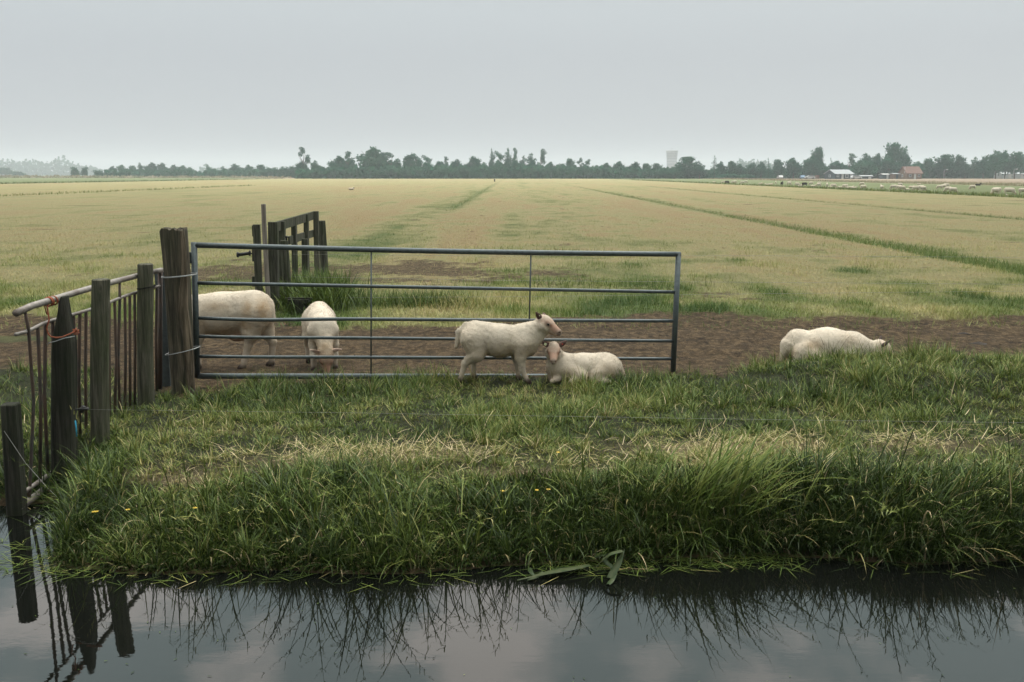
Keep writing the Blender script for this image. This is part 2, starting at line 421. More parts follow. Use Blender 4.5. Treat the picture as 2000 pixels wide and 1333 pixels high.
# ------------------------------------------------------------------ ground and water
def geo_axis(lo, hi, fine, far_lo, far_hi, r_lo, r_hi):
    a = list(np.arange(lo, hi, fine))
    s = fine; x = a[-1]; up_ = []
    while x < far_hi: s *= r_hi; x += s; up_.append(x)
    s = fine; x = a[0]; dn = []
    while x > far_lo: s *= r_lo; x -= s; dn.append(x)
    return np.array(dn[::-1]+a+up_)
gx = geo_axis(-5.0, 5.6, .05, -3200, 3200, 1.055, 1.055)
gy = geo_axis(4.6, 13.0, .05, -40, 4200, 1.12, 1.02)
GX, GY = np.meshgrid(gx, gy)
fx_, fy_ = GX.ravel(), GY.ravel()
gz = height(fx_, fy_)
nx_, ny_ = len(gx), len(gy)
ii = np.arange(nx_*ny_).reshape(ny_, nx_)
q = np.stack([ii[:-1, :-1], ii[:-1, 1:], ii[1:, 1:], ii[1:, :-1]], -1).reshape(-1, 4)
g_dirt = dirt_mask(fx_, fy_)*(fy_ > 7)
g_dirt = np.maximum(g_dirt, (fy_ < shore(fx_)+.13)*1.0*(fy_ > 3.2))
g_past = sstep(38.3, 39.3, fx_)*(1-sstep(77, 79, fx_))*(fy_ > 20)
g_reed = np.maximum(sstep(77, 79, fx_), sstep(425, 432, fy_)*(fx_ > -120))*(fy_ > 20)
g_past = np.maximum(g_past, (1-sstep(-97, -95, fx_))*(fy_ > 20)*(1-sstep(-140, -135, -fx_*0+fx_)*0))
g_me = np_mesh('ground', np.stack([fx_, fy_, gz], -1), q.ravel(), np.arange(len(q))*4,
               dict(dirt=g_dirt, straw=straw_mask(fx_, fy_), field=sstep(9.5, 12, fy_), strip=strips(fx_, fy_)*.7, pasture=g_past, reedbed=g_reed, thatch=dry_mask(fx_, fy_)*(fy_ < 9)*(fy_ > 4.5)))
tag(link_mesh('ground', g_me, M['ground'], smooth=True), kind='structure')
wm = MB(); wv = []
for iy in range(9):
    for ix in range(41): wv.append((-60+ix*3, .9+iy*.70, WZ))
wm.add(wv, [(iy*41+ix, iy*41+ix+1, (iy+1)*41+ix+1, (iy+1)*41+ix) for iy in range(8) for ix in range(40)])
tag(wm.build('water', M['water']), kind='structure')

# ------------------------------------------------------------------ blades of grass
def blades(name, mat, p, L, Wd, az, lean, bend, tint, segs=3, label=None, cat=None, parent=None, kind='stuff', wdir=None, taper=1.6):
    N = len(p); lv = segs
    t = np.linspace(0, 1, segs+1)
    V = np.zeros((N, segs*2+1, 3), np.float32)
    pos = np.array(p, float)
    ang = lean.copy()
    dirx, diry = np.cos(az), np.sin(az)
    sa = az+math.pi/2 if wdir is None else wdir
    sx, sy = np.cos(sa), np.sin(sa)
    for k in range(segs+1):
        w = Wd*(1-t[k]**taper)*.5
        if k < segs:
            V[:, k*2, 0] = pos[:, 0]-sx*w; V[:, k*2, 1] = pos[:, 1]-sy*w; V[:, k*2, 2] = pos[:, 2]
            V[:, k*2+1, 0] = pos[:, 0]+sx*w; V[:, k*2+1, 1] = pos[:, 1]+sy*w; V[:, k*2+1, 2] = pos[:, 2]
        else:
            V[:, k*2] = pos
        if k < segs:
            ang = lean+bend*(t[k]+.5/segs)
            st = L/segs
            pos = pos+np.stack([dirx*np.sin(ang)*st, diry*np.sin(ang)*st, np.cos(ang)*st], -1)
    n1 = segs*2+1
    base = (np.arange(N)*n1)[:, None]
    quads = []
    for k in range(segs-1):
        quads.append(base+np.array([[2*k, 2*k+1, 2*k+3, 2*k+2]]))
    tri = base+np.array([[2*(segs-1), 2*(segs-1)+1, 2*segs]])
    fl = np.concatenate(quads+[tri], 1)        # per blade loops
    per = [4]*(segs-1)+[3]
    off = np.concatenate([[0], np.cumsum(per)[:-1]])
    starts = (np.arange(N)[:, None]*sum(per)+off[None]).ravel()
    me = np_mesh(name, V.reshape(-1, 3), fl.ravel(), starts, dict(tint=np.repeat(tint, n1)))
    o = link_mesh(name, me, mat, parent)
    tag(o, label, cat, None, kind)
    return o
U = lambda n, a=0., b=1.: rng.uniform(a, b, n)

def in_view(x, y, z, m=60):
    depth = y*math.cos(PITCH)+(CAM_Z-z)*math.sin(PITCH)
    px = 1000+FPX*x/depth
    return (px > -m*4) & (px < 2000+m*4)

# A: turf of the bank and the mound
def lawn():
    n = 300000
    y = 4.65+(U(n)**1.15)*4.6; x = U(n, -4.4, 5.3)
    # about half of the blades grow in tussocks and lean outwards from their middle
    nt_ = 3600; tx, ty = U(nt_, -4.4, 5.3), 4.55+4.75*U(nt_)**1.15; tr = U(nt_, .02, .09); ts = U(nt_)
    ti = rng.integers(0, nt_, n); tus = U(n) < .45
    rr_ = np.abs(rng.normal(size=n))*tr[ti]; ra = U(n, 0, 2*math.pi)
    x = np.where(tus, tx[ti]+rr_*np.cos(ra), x); y = np.where(tus, ty[ti]+rr_*np.sin(ra), y)
    k = in_view(x, y, .3); x, y, ra, tus, rr_, ti = x[k], y[k], ra[k], tus[k], rr_[k], ti[k]
    d = y-shore(x)
    dm = dirt_mask(x, y); back = y > dirt_front(x)+.25
    clump = fbm(x*2.2, y*2.2, 5)
    tuft = sstep(.46, .66, fbm(x*1.1+3, y*1.6, 15))
    mound = sstep(1.6, 2.8, x)*sstep(6.9, 7.8, y)
    keep = (d > .02) & ~(back & (dm > .35) & (U(len(x)) > .06)) & (U(len(x)) > dm*.93) & (U(len(x)) < .55+.9*clump)
    keep &= ~((x < -2.75) & (y > 7.0) & (y < 8.6) & (U(len(x)) > .3))
    x, y, d, clump, tuft, mound, ra, tus, rr_, ti = [a[keep] for a in (x, y, d, clump, tuft, mound, ra, tus, rr_, ti)]
    N = len(x)
    z = height(x, y)-.012
    bankf = (1-sstep(.35, 1.0, d+.5*(fbm(x*1.7, y*1.7, 88)-.5)))*(.55+.45*sstep(-.4, .8, x))
    dry = dry_mask(x, y)*(1-bankf)
    L = (.034+.062*U(N)**1.6)*(1+1.1*tuft)*(1+.10*mound)+bankf*U(N, .02, .10)
    L = L*(1-.35*dry)
    L = np.where(tus, L*(1.05+.9*ts[ti]*(1-dry)), L*.85)*(1-.22*(1-bankf)*(1-mound))
    Wd = U(N, .0030, .0074)*(1+.3*bankf)
    az = 9*fbm(x*1.9, y*1.9, 101)+rng.normal(size=N)*1.1
    az = np.where(U(N) < .5*bankf, U(N, -2.6, -.5), az)
    lean = U(N, .1, 1.0); bend = U(N, .2, 1.7)+.4*bankf
    az = np.where(tus, ra+.5*rng.normal(size=N), az); lean = np.where(tus, np.clip(.1+7.5*rr_+.2*rng.normal(size=N), .02, 1.2), lean)
    tint = .37+.66*(clump-.5)+.15*rng.normal(size=N)+.46*dry*U(N, .3, 1.25)-.10*mound-.27*bankf-.08*tuft+.16*(ts[ti]-.5)*tus  # bank grass is darker green by kind, plus bank shade put into it
    tint = np.where(U(N) < .03, U(N, .7, 1.0), tint)
    blades('grass', M['grass'], np.stack([x, y, z], -1), L, Wd, az, lean, bend, np.clip(tint, .02, 1), 4,
           'dense green turf with dry patches covering the bank above the ditch', 'grass')
lawn()

# B: long blades hanging from the bank over the water
def bank_fringe():
    n = 52000
    x = U(n, -2.7, 3.9); d = U(n)**1.15*.75
    y = shore(x)+d
    m = fbm(x*1.3, y*1.3, 91)
    k = in_view(x, y, .1) & (U(n) < .35+1.0*m); x, y, d, m = x[k], y[k], d[k], m[k]; N = len(x)
    z = height(x, y)-.015
    L = (U(N, .07, .27)*(.30+1.4*m)+.20*(U(N) < .09)*U(N))*.9*(1-.6*sstep(.26, .75, d))*(.54+.50*sstep(-.3, .9, x))
    right = sstep(.9, 2.2, x); L = L*(1+.12*right)
    Wd = U(N, .0045, .0105)
    az = np.where(U(N) < .5, rng.normal(-1.5, .75, N), 9*fbm(x*1.6, y*1.6, 105)+rng.normal(size=N)*.8)
    lean = U(N, .02, .7); bend = U(N, .35, 1.9)
    tint = .06+.11*rng.normal(size=N)+.4*(m-.5)  # low tint: dark green grass with the bank's shade added to its colour
    tint = np.where(U(N) < .065, U(N, .65, 1.0), tint)
    blades('grass', M['grass'], np.stack([x, y, z], -1), L, Wd, az, lean, bend, np.clip(tint, .03, 1), 5,
           'long dark green grass drooping over the edge of the ditch', 'grass')
    # tall seeding stalks in loose clusters, leaning out over the water
    cl = [(110, 16, .5), (300, 7, .45), (420, 12, .5), (590, 20, .52), (700, 34, .60), (770, 26, .62), (850, 9, .5), (930, 16, .42), (1010, 16, .38), (1150, 8, .3), (1380, 12, .5), (1500, 12, .5), (1600, 12, .45), (1690, 20, .52), (1750, 24, .62), (1830, 14, .45), (1930, 22, .42), (1990, 14, .40)]
    X, Y_, L, AZ, LE, BE = [], [], [], [], [], []
    for px, k, l in cl:
        x0 = PX(px, 4.9, .35); main = rng.normal(-1.4, .6)
        for i in range(k):
            x = x0+rng.normal()*.10; y = float(shore(x))+rng.uniform(.02, .40)
            X.append(x); Y_.append(y); L.append(.88*l*rng.uniform(.55, 1.15)); AZ.append(main+rng.normal()*.9); LE.append(rng.uniform(0, .5)); BE.append(rng.uniform(.3, 1.5))
    n2_ = 150
    x = U(n2_, -2.6, 4.0); X += list(x); Y_ += list(shore(x)+U(n2_, .02, .6)); L += list(U(n2_, .22, .5)); AZ += list(rng.normal(-1.4, .9, n2_)); LE += list(U(n2_, 0, .45)); BE += list(U(n2_, .2, 1.4))
    X, Y_, L, AZ, LE, BE = [np.array(v) for v in (X, Y_, L, AZ, LE, BE)]; n = len(X)
    B0 = np.stack([X, Y_, height(X, Y_)-.01], -1); TN = np.clip(rng.normal(.22, .18, n), .03, .95)
    blades('grass_stalks', M['grass'], B0, L, U(n, .0042, .0072), AZ, LE, BE, TN, 8, 'tall seeding grass stalks standing in loose bunches along the edge of the ditch', 'grass', taper=4)
    # side branches and spikelets on the upper part of each stalk
    pos = B0.copy(); bp, ba, bl, bn, bt = [], [], [], [], []
    for k in range(16):
        tt = (k+.5)/16; ang = LE+BE*tt
        pos = pos+np.stack([np.cos(AZ)*np.sin(ang), np.sin(AZ)*np.sin(ang), np.cos(ang)], -1)*(L/16)[:, None]
        if k >= 8:
            for rpt in range(2):
                m = (U(n) < .55) & (L > .30)
                bp.append(pos[m]); ba.append(AZ[m]+rng.normal(size=m.sum())*1.2); bl.append(U(m.sum(), .015, .06)); bn.append(ang[m]+rng.normal(size=m.sum())*.35); bt.append(TN[m])
    bp = np.concatenate(bp); ba = np.concatenate(ba); bl = np.concatenate(bl); bn = np.concatenate(bn); bt = np.concatenate(bt)
    blades('seed_heads', M['grass'], bp, bl, U(len(bp), .0028, .0052), ba, bn, U(len(bp), -.2, .6), np.clip(bt+.15, 0, 1), 3, 'fine branched seed heads of the stalks along the ditch', 'grass', taper=2)
bank_fringe()

# dead stems raked over the turf
def hay():
    cx = np.concatenate([U(3000, .2, 4.2), U(1800, -1.9, .2), U(900, -2.6, 3.8)])
    cyy = np.concatenate([5.70+.27*rng.normal(size=3000)+.13*cx[:3000], 5.83+.25*rng.normal(size=1800), U(900, 5.4, 7.2)])
    k = U(len(cx)) < .04+.9*dry_mask(cx, cyy)
    cx, cyy = cx[k], cyy[k]; N = len(cx)
    d = cyy-shore(cx); kk = d > .62; cx, cyy = cx[kk], cyy[kk]; N = len(cx)
    z = height(cx, cyy)+U(N, .015, .055)
    blades('hay', M['grass'], np.stack([cx, cyy, z], -1), U(N, .05, .20), U(N, .0018, .0042), U(N, 0, 6.28), U(N, 1.1, 1.6), U(N, -.9, .9), np.clip(rng.normal(.84, .13, N), .55, 1), 4,
           'dry pale stems of raked hay lying across the turf', 'hay', taper=5)
    # cut litter floating along the shore
    n = 1500
    x = np.concatenate([U(700, -2.9, 3.9), U(500, .1, 1.4), U(300, -2.85, -1.9)]); y = shore(x)+.06-.22*U(n)**1.4
    y[700:1200] -= .07*U(500); y[1200:] = U(300, 4.5, 5.0)
    blades('floating_litter', M['grass'], np.stack([x, y, np.full(n, WZ+.006)], -1), U(n, .03, .17), U(n, .002, .0048), U(n, 0, 6.28), np.full(n, 1.53), U(n, -.03, .06), np.clip(rng.normal(.22, .17, n)+.4*(U(n) < .08), .02, .9), 3,
           'cut grass litter floating on the water along the bank', 'litter', taper=4)
hay()
n_ = 60; wx, wy_ = U(n_, -2.8, 3.2), U(n_, 3.5, 4.5)
blades('water_specks', M['grass'], np.stack([wx, wy_, np.full(n_, WZ+.003)], -1), U(n_, .005, .022), U(n_, .002, .005), U(n_, 0, 6.28), np.full(n_, 1.56), np.zeros(n_), np.clip(rng.normal(.08, .12, n_), 0, .5), 2, 'small specks of plant litter drifting on the ditch water', 'litter', taper=4)
M['dung'] = mat_simple('dark_dung', (.022, .016, .011), .9, .4, 30)
for px_, py_, w_, lb_ in ((1911, 671, .085, 'dark dung heap on the mud to the right of the resting sheep, nearest the mound'), (1882, 651, .055, 'smaller dark dung heap farther back on the mud, beyond the larger one')):
    p_ = PG(px_, py_, .42); mb = MB(); vs_ = []; rr2 = random.Random(px_)
    for i in range(5):
        for k in range(10):
            a_ = 2*math.pi*k/10; q_ = math.sin(math.pi*.5*(1-i/4.0)*1.0)*w_*rr2.uniform(.75, 1.2)+.003
            vs_.append((math.cos(a_)*q_*1.5, math.sin(a_)*q_, w_*.55*(i/4.0)-.012))
    mb.add(vs_, [(i*10+k, i*10+(k+1) % 10, (i+1)*10+(k+1) % 10, (i+1)*10+k) for i in range(4) for k in range(10)]+[tuple(40+k for k in range(10))])
    o_ = mb.build('dung_heap', M['dung'], None, True); o_.location = (p_.x, p_.y, H(p_.x, p_.y)); tag(o_, lb_, 'dung', 'dung heaps on the mud')

def clods():
    n = 16000; u = U(n); y = 1/np.sqrt(1/8.0**2+u*(1/21.0**2-1/8.0**2)); x = U(n, -.56, .56)*y
    k = dirt_mask(x, y) > .45; x, y = x[k], y[k]; N = len(x)
    base = np.array([(1, 0, 0), (.3, .95, 0), (-.8, .6, 0), (-.8, -.6, 0), (.3, -.95, 0), (0, 0, .8)])
    r = (U(N, .004, .011)+.016*U(N)**9)[:, None, None]
    V = base[None]*r*U(N*6, .6, 1.3).reshape(N, 6, 1)
    V[:, :, 2] *= .8
    V = V+np.stack([x, y, height(x, y)-.002], -1)[:, None]
    f = np.array([(0, 1, 5), (1, 2, 5), (2, 3, 5), (3, 4, 5), (4, 0, 5)])
    F = (np.arange(N)*6)[:, None, None]+f[None]
    me = np_mesh('clods', V.reshape(-1, 3), F.ravel(), np.arange(N*5)*3)
    tag(link_mesh('clods', me, M['clod'], smooth=True), 'crumbly brown clods scattered over the trodden muddy track', 'soil', None, 'stuff')
M['clod'] = mat_simple('soil_clods', (.058, .040, .023), .95, .8, 9, .1)
clods()

# C/D: mown field beyond the mud, thinning with distance
def field():
    n = 270000
    # even in screen space: y drawn so that density falls with 1/y^3
    u = U(n); y0, y1 = 11.2, 42.0
    y = 1/np.sqrt(1/y0**2+u*(1/y1**2-1/y0**2))
    hw = (y*1.03)*.54
    x = U(n, -1, 1)*hw
    dm = dirt_mask(x, y)
    keep = (U(n) > dm*.95) & (x < 38)
    x, y = x[keep], y[keep]; N = len(x)
    st = straw_mask(x, y); sp = strips(x, y); z = height(x, y)-.01
    edge = 1-sstep(12.3, 16.5, y+.8*(fbm(x*.8, y*.8, 8)-.5)*4)
    tuft = sstep(.52, .68, fbm(x*1.3, y*.9, 19))*(1-sstep(16, 34, y))
    sc = np.clip(y/14, 1, 4)
    L = (.030+.045*U(N))*(1+.5*edge+.8*tuft)*sc**.35+sp*U(N, .04, .16)
    Wd = U(N, .005, .009)*sc**.6
    tint = .16+.66*st+.085*rng.normal(size=N)-.04*edge-.30*tuft*(1-.3*st)
    tint = np.where(sp > .3, U(N, .06, .36), tint)
    blades('field_grass', M['field_grass'], np.stack([x, y, z], -1), L, Wd, U(N, 0, 6.28), np.where(U(N) < .3+.4*tuft+sp, U(N, .1, .9), U(N, .9, 1.5)), U(N, .0, .7), np.clip(tint, 0, 1), 2,
           'pale mown hay field stretching away behind the muddy track', 'field')
    # rank strip grass in the drains
    for gx0, ya, yb_, cnt, lab in ((9.3, 13, 150, 26000, 'tall green grass left along the drain that runs to the right of the gate'),
                                   (20.0, 24, 150, 9000, 'thin green line of grass along the second drain in the mown field'),
                                   (-3.1, 48, 200, 2600, 'short green line of grass along the drain running to the far wood')):
        u = U(cnt); y = 1/(1/ya+u*(1/yb_-1/ya)); x = gx0+rng.normal(size=cnt)*.34
        k = U(cnt) < (strips(x, y)+.05)*np.clip(2.6*fbm(y*.5, x*.8, 23)-.65, 0, 1); x, y = x[k], y[k]; N = len(x)
        sc = np.clip(y/16, 1, 6)
        blades('drain_grass', M['field_grass'], np.stack([x, y, height(x, y)-.02], -1), U(N, .05, .15)*sc**.2, U(N, .006, .011)*sc**.6, U(N, 0, 6.28), U(N, .2, 1.2), U(N, .1, 1.3), np.clip(rng.normal(.22, .12, N)+.5*(fbm(x*1.5, y*.6, 5)-.5), .0, .7), 2, lab, 'grass')
    # tufts by the back gate and on the field's edge
    def clump(cx, cy_, rx, ry, cnt, l0, l1, tm, lab, w=(.005, .010)):
        x = cx+rng.normal(size=cnt)*rx; y = cy_+rng.normal(size=cnt)*ry
        blades('grass_clump', M['grass'], np.stack([x, y, height(x, y)-.02], -1), U(cnt, l0, l1), U(cnt, *w), U(cnt, 0, 6.28), U(cnt, .05, .6), U(cnt, .2, 1.4), np.clip(rng.normal(tm, .11, cnt), .05, .9), 4, lab, 'grass')
    clump(-2.6, 13.2, .22, .40, 3000, .25, .62, .26, 'tall dark weeds growing through the foot of the wooden field gate', (.010, .022))
    clump(-1.30, 13.2, .36, .22, 2000, .12, .34, .24, 'rank grass clump along the wire beside the wooden field gate')
    clump(-.55, 13.1, .35, .3, 900, .10, .30, .66, 'pale bent grass clump beyond the gate, right of the rank clump')
    clump(1.05, 15.6, 1.0, .30, 1000, .08, .22, .36, 'low green tufts beside the bare patches in the field')
    clump(.9, 21.5, .45, .25, 700, .10, .26, .38, 'pair of green tufts in the mown field behind the steel gate')
field()

# ------------------------------------------------------------------ posts
def wood_post(name, mat, x, y, z0, z1, r0, r1, lean=(0, 0), square=0.0, top='flat', n=20, seed=0, depth=.25, label=None, aspect=1.0, rz=0.0):
    rr = random.Random(seed)
    g = [1+.05*(rr.random()-.5)+(-.10 if rr.random() < .10 else 0) for _ in range(n)]
    tj = [rr.random() for _ in range(n)]
    vs = []; rows = 16
    hs = [-depth+(z1-z0+depth)*i/(rows-1) for i in range(rows)]
    fs = []
    for i, h in enumerate(hs):
        f = max(0, h)/(z1-z0); r = r0+(r1-r0)*f
        wob = (.006*math.sin(3*h+seed), .006*math.cos(2.3*h+seed*2))
        for k in range(n):
            a = 2*math.pi*k/n+rz
            a0 = 2*math.pi*k/n
            sq = 1.0
            if square: sq = 1/((abs(math.cos(a0))**square+abs(math.sin(a0))**square)**(1/square))
            q = r*sq*g[k]*(1+.012*math.sin(7*h+k))
            px, py = math.cos(a0)*q*aspect, math.sin(a0)*q
            px, py = px*math.cos(rz)-py*math.sin(rz), px*math.sin(rz)+py*math.cos(rz)
            hz = h
            if i == rows-1 and top == 'ragged': hz = h-.03*tj[k]*tj[k]+.008
            if top == 'point' and f > .74:
                c = 1-(f-.74)/.26*.80; px *= c; py *= .55+.45*c
            vs.append((px+lean[0]*f+wob[0], py+lean[1]*f+wob[1], hz))
    for i in range(rows-1):
        for k in range(n): fs.append((i*n+k, i*n+(k+1) % n, (i+1)*n+(k+1) % n, (i+1)*n+k))
    o = len(vs)
    if top == 'ragged':
        for k in range(n):
            v = vs[(rows-1)*n+k]; vs.append((lean[0]+(v[0]-lean[0])*.55, lean[1]+(v[1]-lean[1])*.55, v[2]-.012+.02*(rr.random()-.5)))
    else:
        for k in range(n):
            v = vs[(rows-1)*n+k]; vs.append((lean[0]+(v[0]-lean[0])*.86, lean[1]+(v[1]-lean[1])*.86, v[2]+.006))
    for k in range(n): fs.append(((rows-1)*n+k, (rows-1)*n+(k+1) % n, o+(k+1) % n, o+k))
    fs.append(tuple(o+k for k in range(n)))
    mb = MB(); mb.add(vs, fs)
    ob = mb.build(name, mat); ob.location = (x, y, z0)
    if label: tag(ob, label, 'post')
    return ob
GRP_POST = 'wooden posts along the metal hurdle'
def post_at(px0, py0, px1, py1, Y, wpx0, wpx1, mat, label, **k):
    """foot pixel, top pixel, distance and widths in photo pixels"""
    a = P(px0, py0, Y); b = P(px1, py1, Y); z0 = H(a.x, Y)
    ft = (z0-a.z)/(b.z-a.z) if abs(b.z-a.z) > .01 else 0
    ax = a.x+(b.x-a.x)*ft
    dep = Y*math.cos(PITCH)+.15
    o = wood_post('fence_post', mat, ax, Y, z0, b.z, wpx0/FPX*dep/2, wpx1/FPX*dep/2, (b.x-ax, 0), label=label, **k)
    o['group'] = GRP_POST
    return o
post_at(31, 985, 21, 790, 5.42, 33, 31, M['wood_dark'], 'short dark stump post standing at the edge of the water', seed=1, square=6, depth=.5)
p_point = post_at(124, 915, 127, 581, 5.85, 45, 43, M['wood_dark'], 'dark post with a pointed top tied with orange twine', seed=2, top='point', square=3)
post_at(195, 845, 198, 547, 6.22, 36, 34, M['wood'], 'round grey green post with a flat top and a knot hole', seed=3)
post_at(287, 777, 283, 517, 7.32, 32, 29, M['wood'], 'slim round post with wire looped round its head', seed=4)
big = post_at(360, 765, 338, 447, 7.80, 40, 47, M['wood_split'], 'broad split old post with a ragged top beside the gate', seed=5, top='ragged', square=4, n=28)
# split-off flank of the broad post
fl = MB(); 
a = P(371, 770, 7.74); b = P(354, 452, 7.74)
fl.tube([a.lerp(b, t)+Vector((.012*math.sin(9*t), 0, 0)) for t in np.linspace(-.05, 1, 12)], [.022+.016*math.sin(3.0*t+.3) for t in np.linspace(0, 1, 12)], 9, jit=.35, seed=3)
f_o = fl.build('split_flank', M['wood_raw'], None); f_o.parent = big; f_o.matrix_parent_inverse = Matrix.Translation(-big.location)

def strand(name, pts, r, mat, label, cat, n=6, parent=None, group=None):
    mb = MB(); mb.tube(pts, r, n); o = mb.build(name, mat, parent, smooth=True)
    if label: tag(o, label, cat, group)
    return o
def loop_round(c, rx, ry, tilt=0.0, turns=1, n=28, dz=0.0, ph=0.0):
    return [Vector((c[0]+rx*math.cos(ph+2*math.pi*turns*i/n), c[1]+ry*math.sin(ph+2*math.pi*turns*i/n), c[2]+tilt*math.cos(ph+2*math.pi*turns*i/n)+dz*i/n)) for i in range(n+1)]
c = P(345, 537, 7.80)
strand('binding_wire', loop_round((c.x+.02, c.y, c.z), .135, .12, .012, 2, 48, -.01), .0026, M['wire'], 'pale wire bound round the broad split post at its upper part', 'wire', group='wires binding the gate to the broad post')
c = P(352, 685, 7.80)
strand('binding_wire', loop_round((c.x+.02, c.y, c.z), .135, .12, .03, 1, 32, 0), .003, M['wire'], 'pale wire bound low round the broad split post', 'wire', group='wires binding the gate to the broad post')
c = P(286, 560, 7.32)
strand('tie_wire', loop_round((c.x, c.y, c.z), .064, .075, .01, 2, 40, -.01)+[Vector((c.x-.09, c.y, c.z-.06))], .003, M['wood_dark'], 'dark wire looped round the slim round post and the hurdle', 'wire')

# ------------------------------------------------------------------ the metal hurdle on the left
HA = Vector((PX(33, 5.42, 1.4), 5.42, 0)); HB = Vector((PX(318, 7.92, 1.2), 7.92, 0))
def hp(t, py0, py1):
    """point along the hurdle, with the photo rows of its two ends"""
    za = P(0, py0, HA.y).z; zb = P(0, py1, HB.y).z
    v = HA.lerp(HB, t); z = za+(zb-za)*t; return Vector((v.x-.062*(1.36-z), v.y, z))
hz_top = (607, 528); hz_mid = (651, 556); hz_low = (966, 772); hz_bot = (990, 787)
hd = empty('metal_hurdle', (HA.x, HA.y, 0))
tag(hd, 'long rusty metal hurdle of upright bars running from the ditch to the gate', 'hurdle')
inv = Matrix.Translation((-HA.x, -HA.y, 0))
def hpart(mb, name, mat, smooth=True):
    o = mb.build(name, mat, hd, smooth); o.matrix_parent_inverse = inv; return o
mb = MB(); mb.tube([hp(t, *hz_top)+Vector((0, 0, .012*math.sin(3.1*t)+(-.012 if t < .02 else 0))) for t in np.linspace(-.008, 1, 14)], .020, 12); hpart(mb, 'top_rail', M['old_pipe'])
mb = MB(); mb.tube([hp(t, *hz_mid)+Vector((0, 0, -.012*math.exp(-((t-.05)/.05)**2)+.006*math.sin(11*t))) for t in np.linspace(-.01, 1, 24)], .011, 8); hpart(mb, 'middle_rail', M['old_pipe'])
mb = MB(); mb.tube([hp(t, *hz_low) for t in np.linspace(-.01, 1, 10)], .013, 8); hpart(mb, 'lower_rail', M['old_pipe'])
mb = MB(); mb.tube([hp(t, *hz_bot) for t in np.linspace(-.015, 1, 10)], .022, 10); hpart(mb, 'bottom_rail', M['old_pipe'])
mb = MB(); mb.tube([hp(.035, *hz_top), hp(.045, *hz_mid)+Vector((.012, -.005, 0)), hp(.055, 800, 620)+Vector((.02, 0, 0)), hp(.045, *hz_low), hp(.04, *hz_bot)], .0095, 7); hpart(mb, 'end_bar', M['bar_metal'])
mb = MB(); mb.tube([hp(.985, *hz_top), hp(.985, *hz_bot)], .02, 7); hpart(mb, 'end_bar', M['bar_metal'])
for i in range(22):
    t = .10+i*.0405
    rr = random.Random(i*7)
    jx = rr.uniform(-.006, .006)
    tp = hz_top if i in (3, 9, 13, 18) else hz_mid
    mb = MB(); mb.tube([hp(t, *tp)+Vector((0, 0, .004)), hp(t, *hz_mid)+Vector((0, 0, -.01)), hp(t+rr.uniform(-.012, .012), 800, 660)+Vector((jx, 0, 0)), hp(t+rr.uniform(-.006, .006), *hz_low)], [.0085, .0105, .0105, .0105], 7)
    hpart(mb, 'bar', M['bar_metal'])
# grey end plank behind the broad post
a = P(313, 548, 7.98)
mb = MB(); mb.box((0, 0, (a.z-.40)/2+.0), (.075, .035, a.z-.40+.1)); pl = mb.build('steel_plank', M['gate_metal']); pl.location = (a.x, 7.98, .42)
tag(pl, 'narrow grey steel plank standing between the slim post and the broad post', 'plank')

# twine
A = hp(.10, *hz_top); D = p_point.location
def near(t, py0, dz=0, dx=0): 
    v = hp(t, *hz_top); return v+Vector((dx, 0, dz))
def coil(t, turns, r=.027, n=30):
    a = hp(t, *hz_top); ax = (hp(t+.1, *hz_top)-hp(t, *hz_top)).normalized(); u = Vector((0, 0, 1)); u = (u-ax*u.dot(ax)).normalized(); w = ax.cross(u)
    return [a+ax*(.012*turns*i/n)+u*math.cos(2*math.pi*turns*i/n)*r+w*math.sin(2*math.pi*turns*i/n)*r for i in range(n+1)]
tw = MB()
tw.tube(coil(.155, 3), .0042, 6)
Yt = 5.76
pts = [P(84, 590, 5.78), P(92, 600, 5.77), P(96, 625, 5.77), P(91, 642, 5.76), P(94, 652, 5.76), P(99, 658, Yt), P(110, 660, Yt), P(121, 659, Yt), P(136, 653, Yt), P(146, 648, Yt+.02)]
pts = coil(.185, 1, .026, 14)+pts[1:]; tw.tube(pts, .0046, 6)
k0 = coil(.155, 3)[0]; tw.tube([k0, k0+Vector((-.015, -.01, -.05)), k0+Vector((-.005, -.01, -.10))], .004, 5)
for k in range(7):
    a = 2*math.pi*k/7; cc = P(149, 648, Yt+.03)
    tw.tube([cc, cc+Vector((.014*math.cos(a), -.01, .014*math.sin(a))), cc+Vector((.022*math.cos(a+.7), -.004, .02*math.sin(a+.7)))], .0036, 5)
tag(tw.build('twine', M['twine'], None, True), 'orange twine wound round the hurdle and tied to the pointed post', 'twine')
strand('tie_wire', [P(85, 676, 5.78), P(92, 675, 5.78), P(96, 670, 5.77), P(108, 667, 5.76), P(126, 661, 5.75), P(146, 657, 5.78)], .0026, M['wire'], 'thin grey wire fastened across the pointed post below the twine', 'wire')
strand('twine', [P(147, 822, 5.75), P(149, 838, 5.75), P(150, 853, 5.75)], .004, M['blue_twine'], 'short bright blue twine end hanging on the pointed post', 'twine')
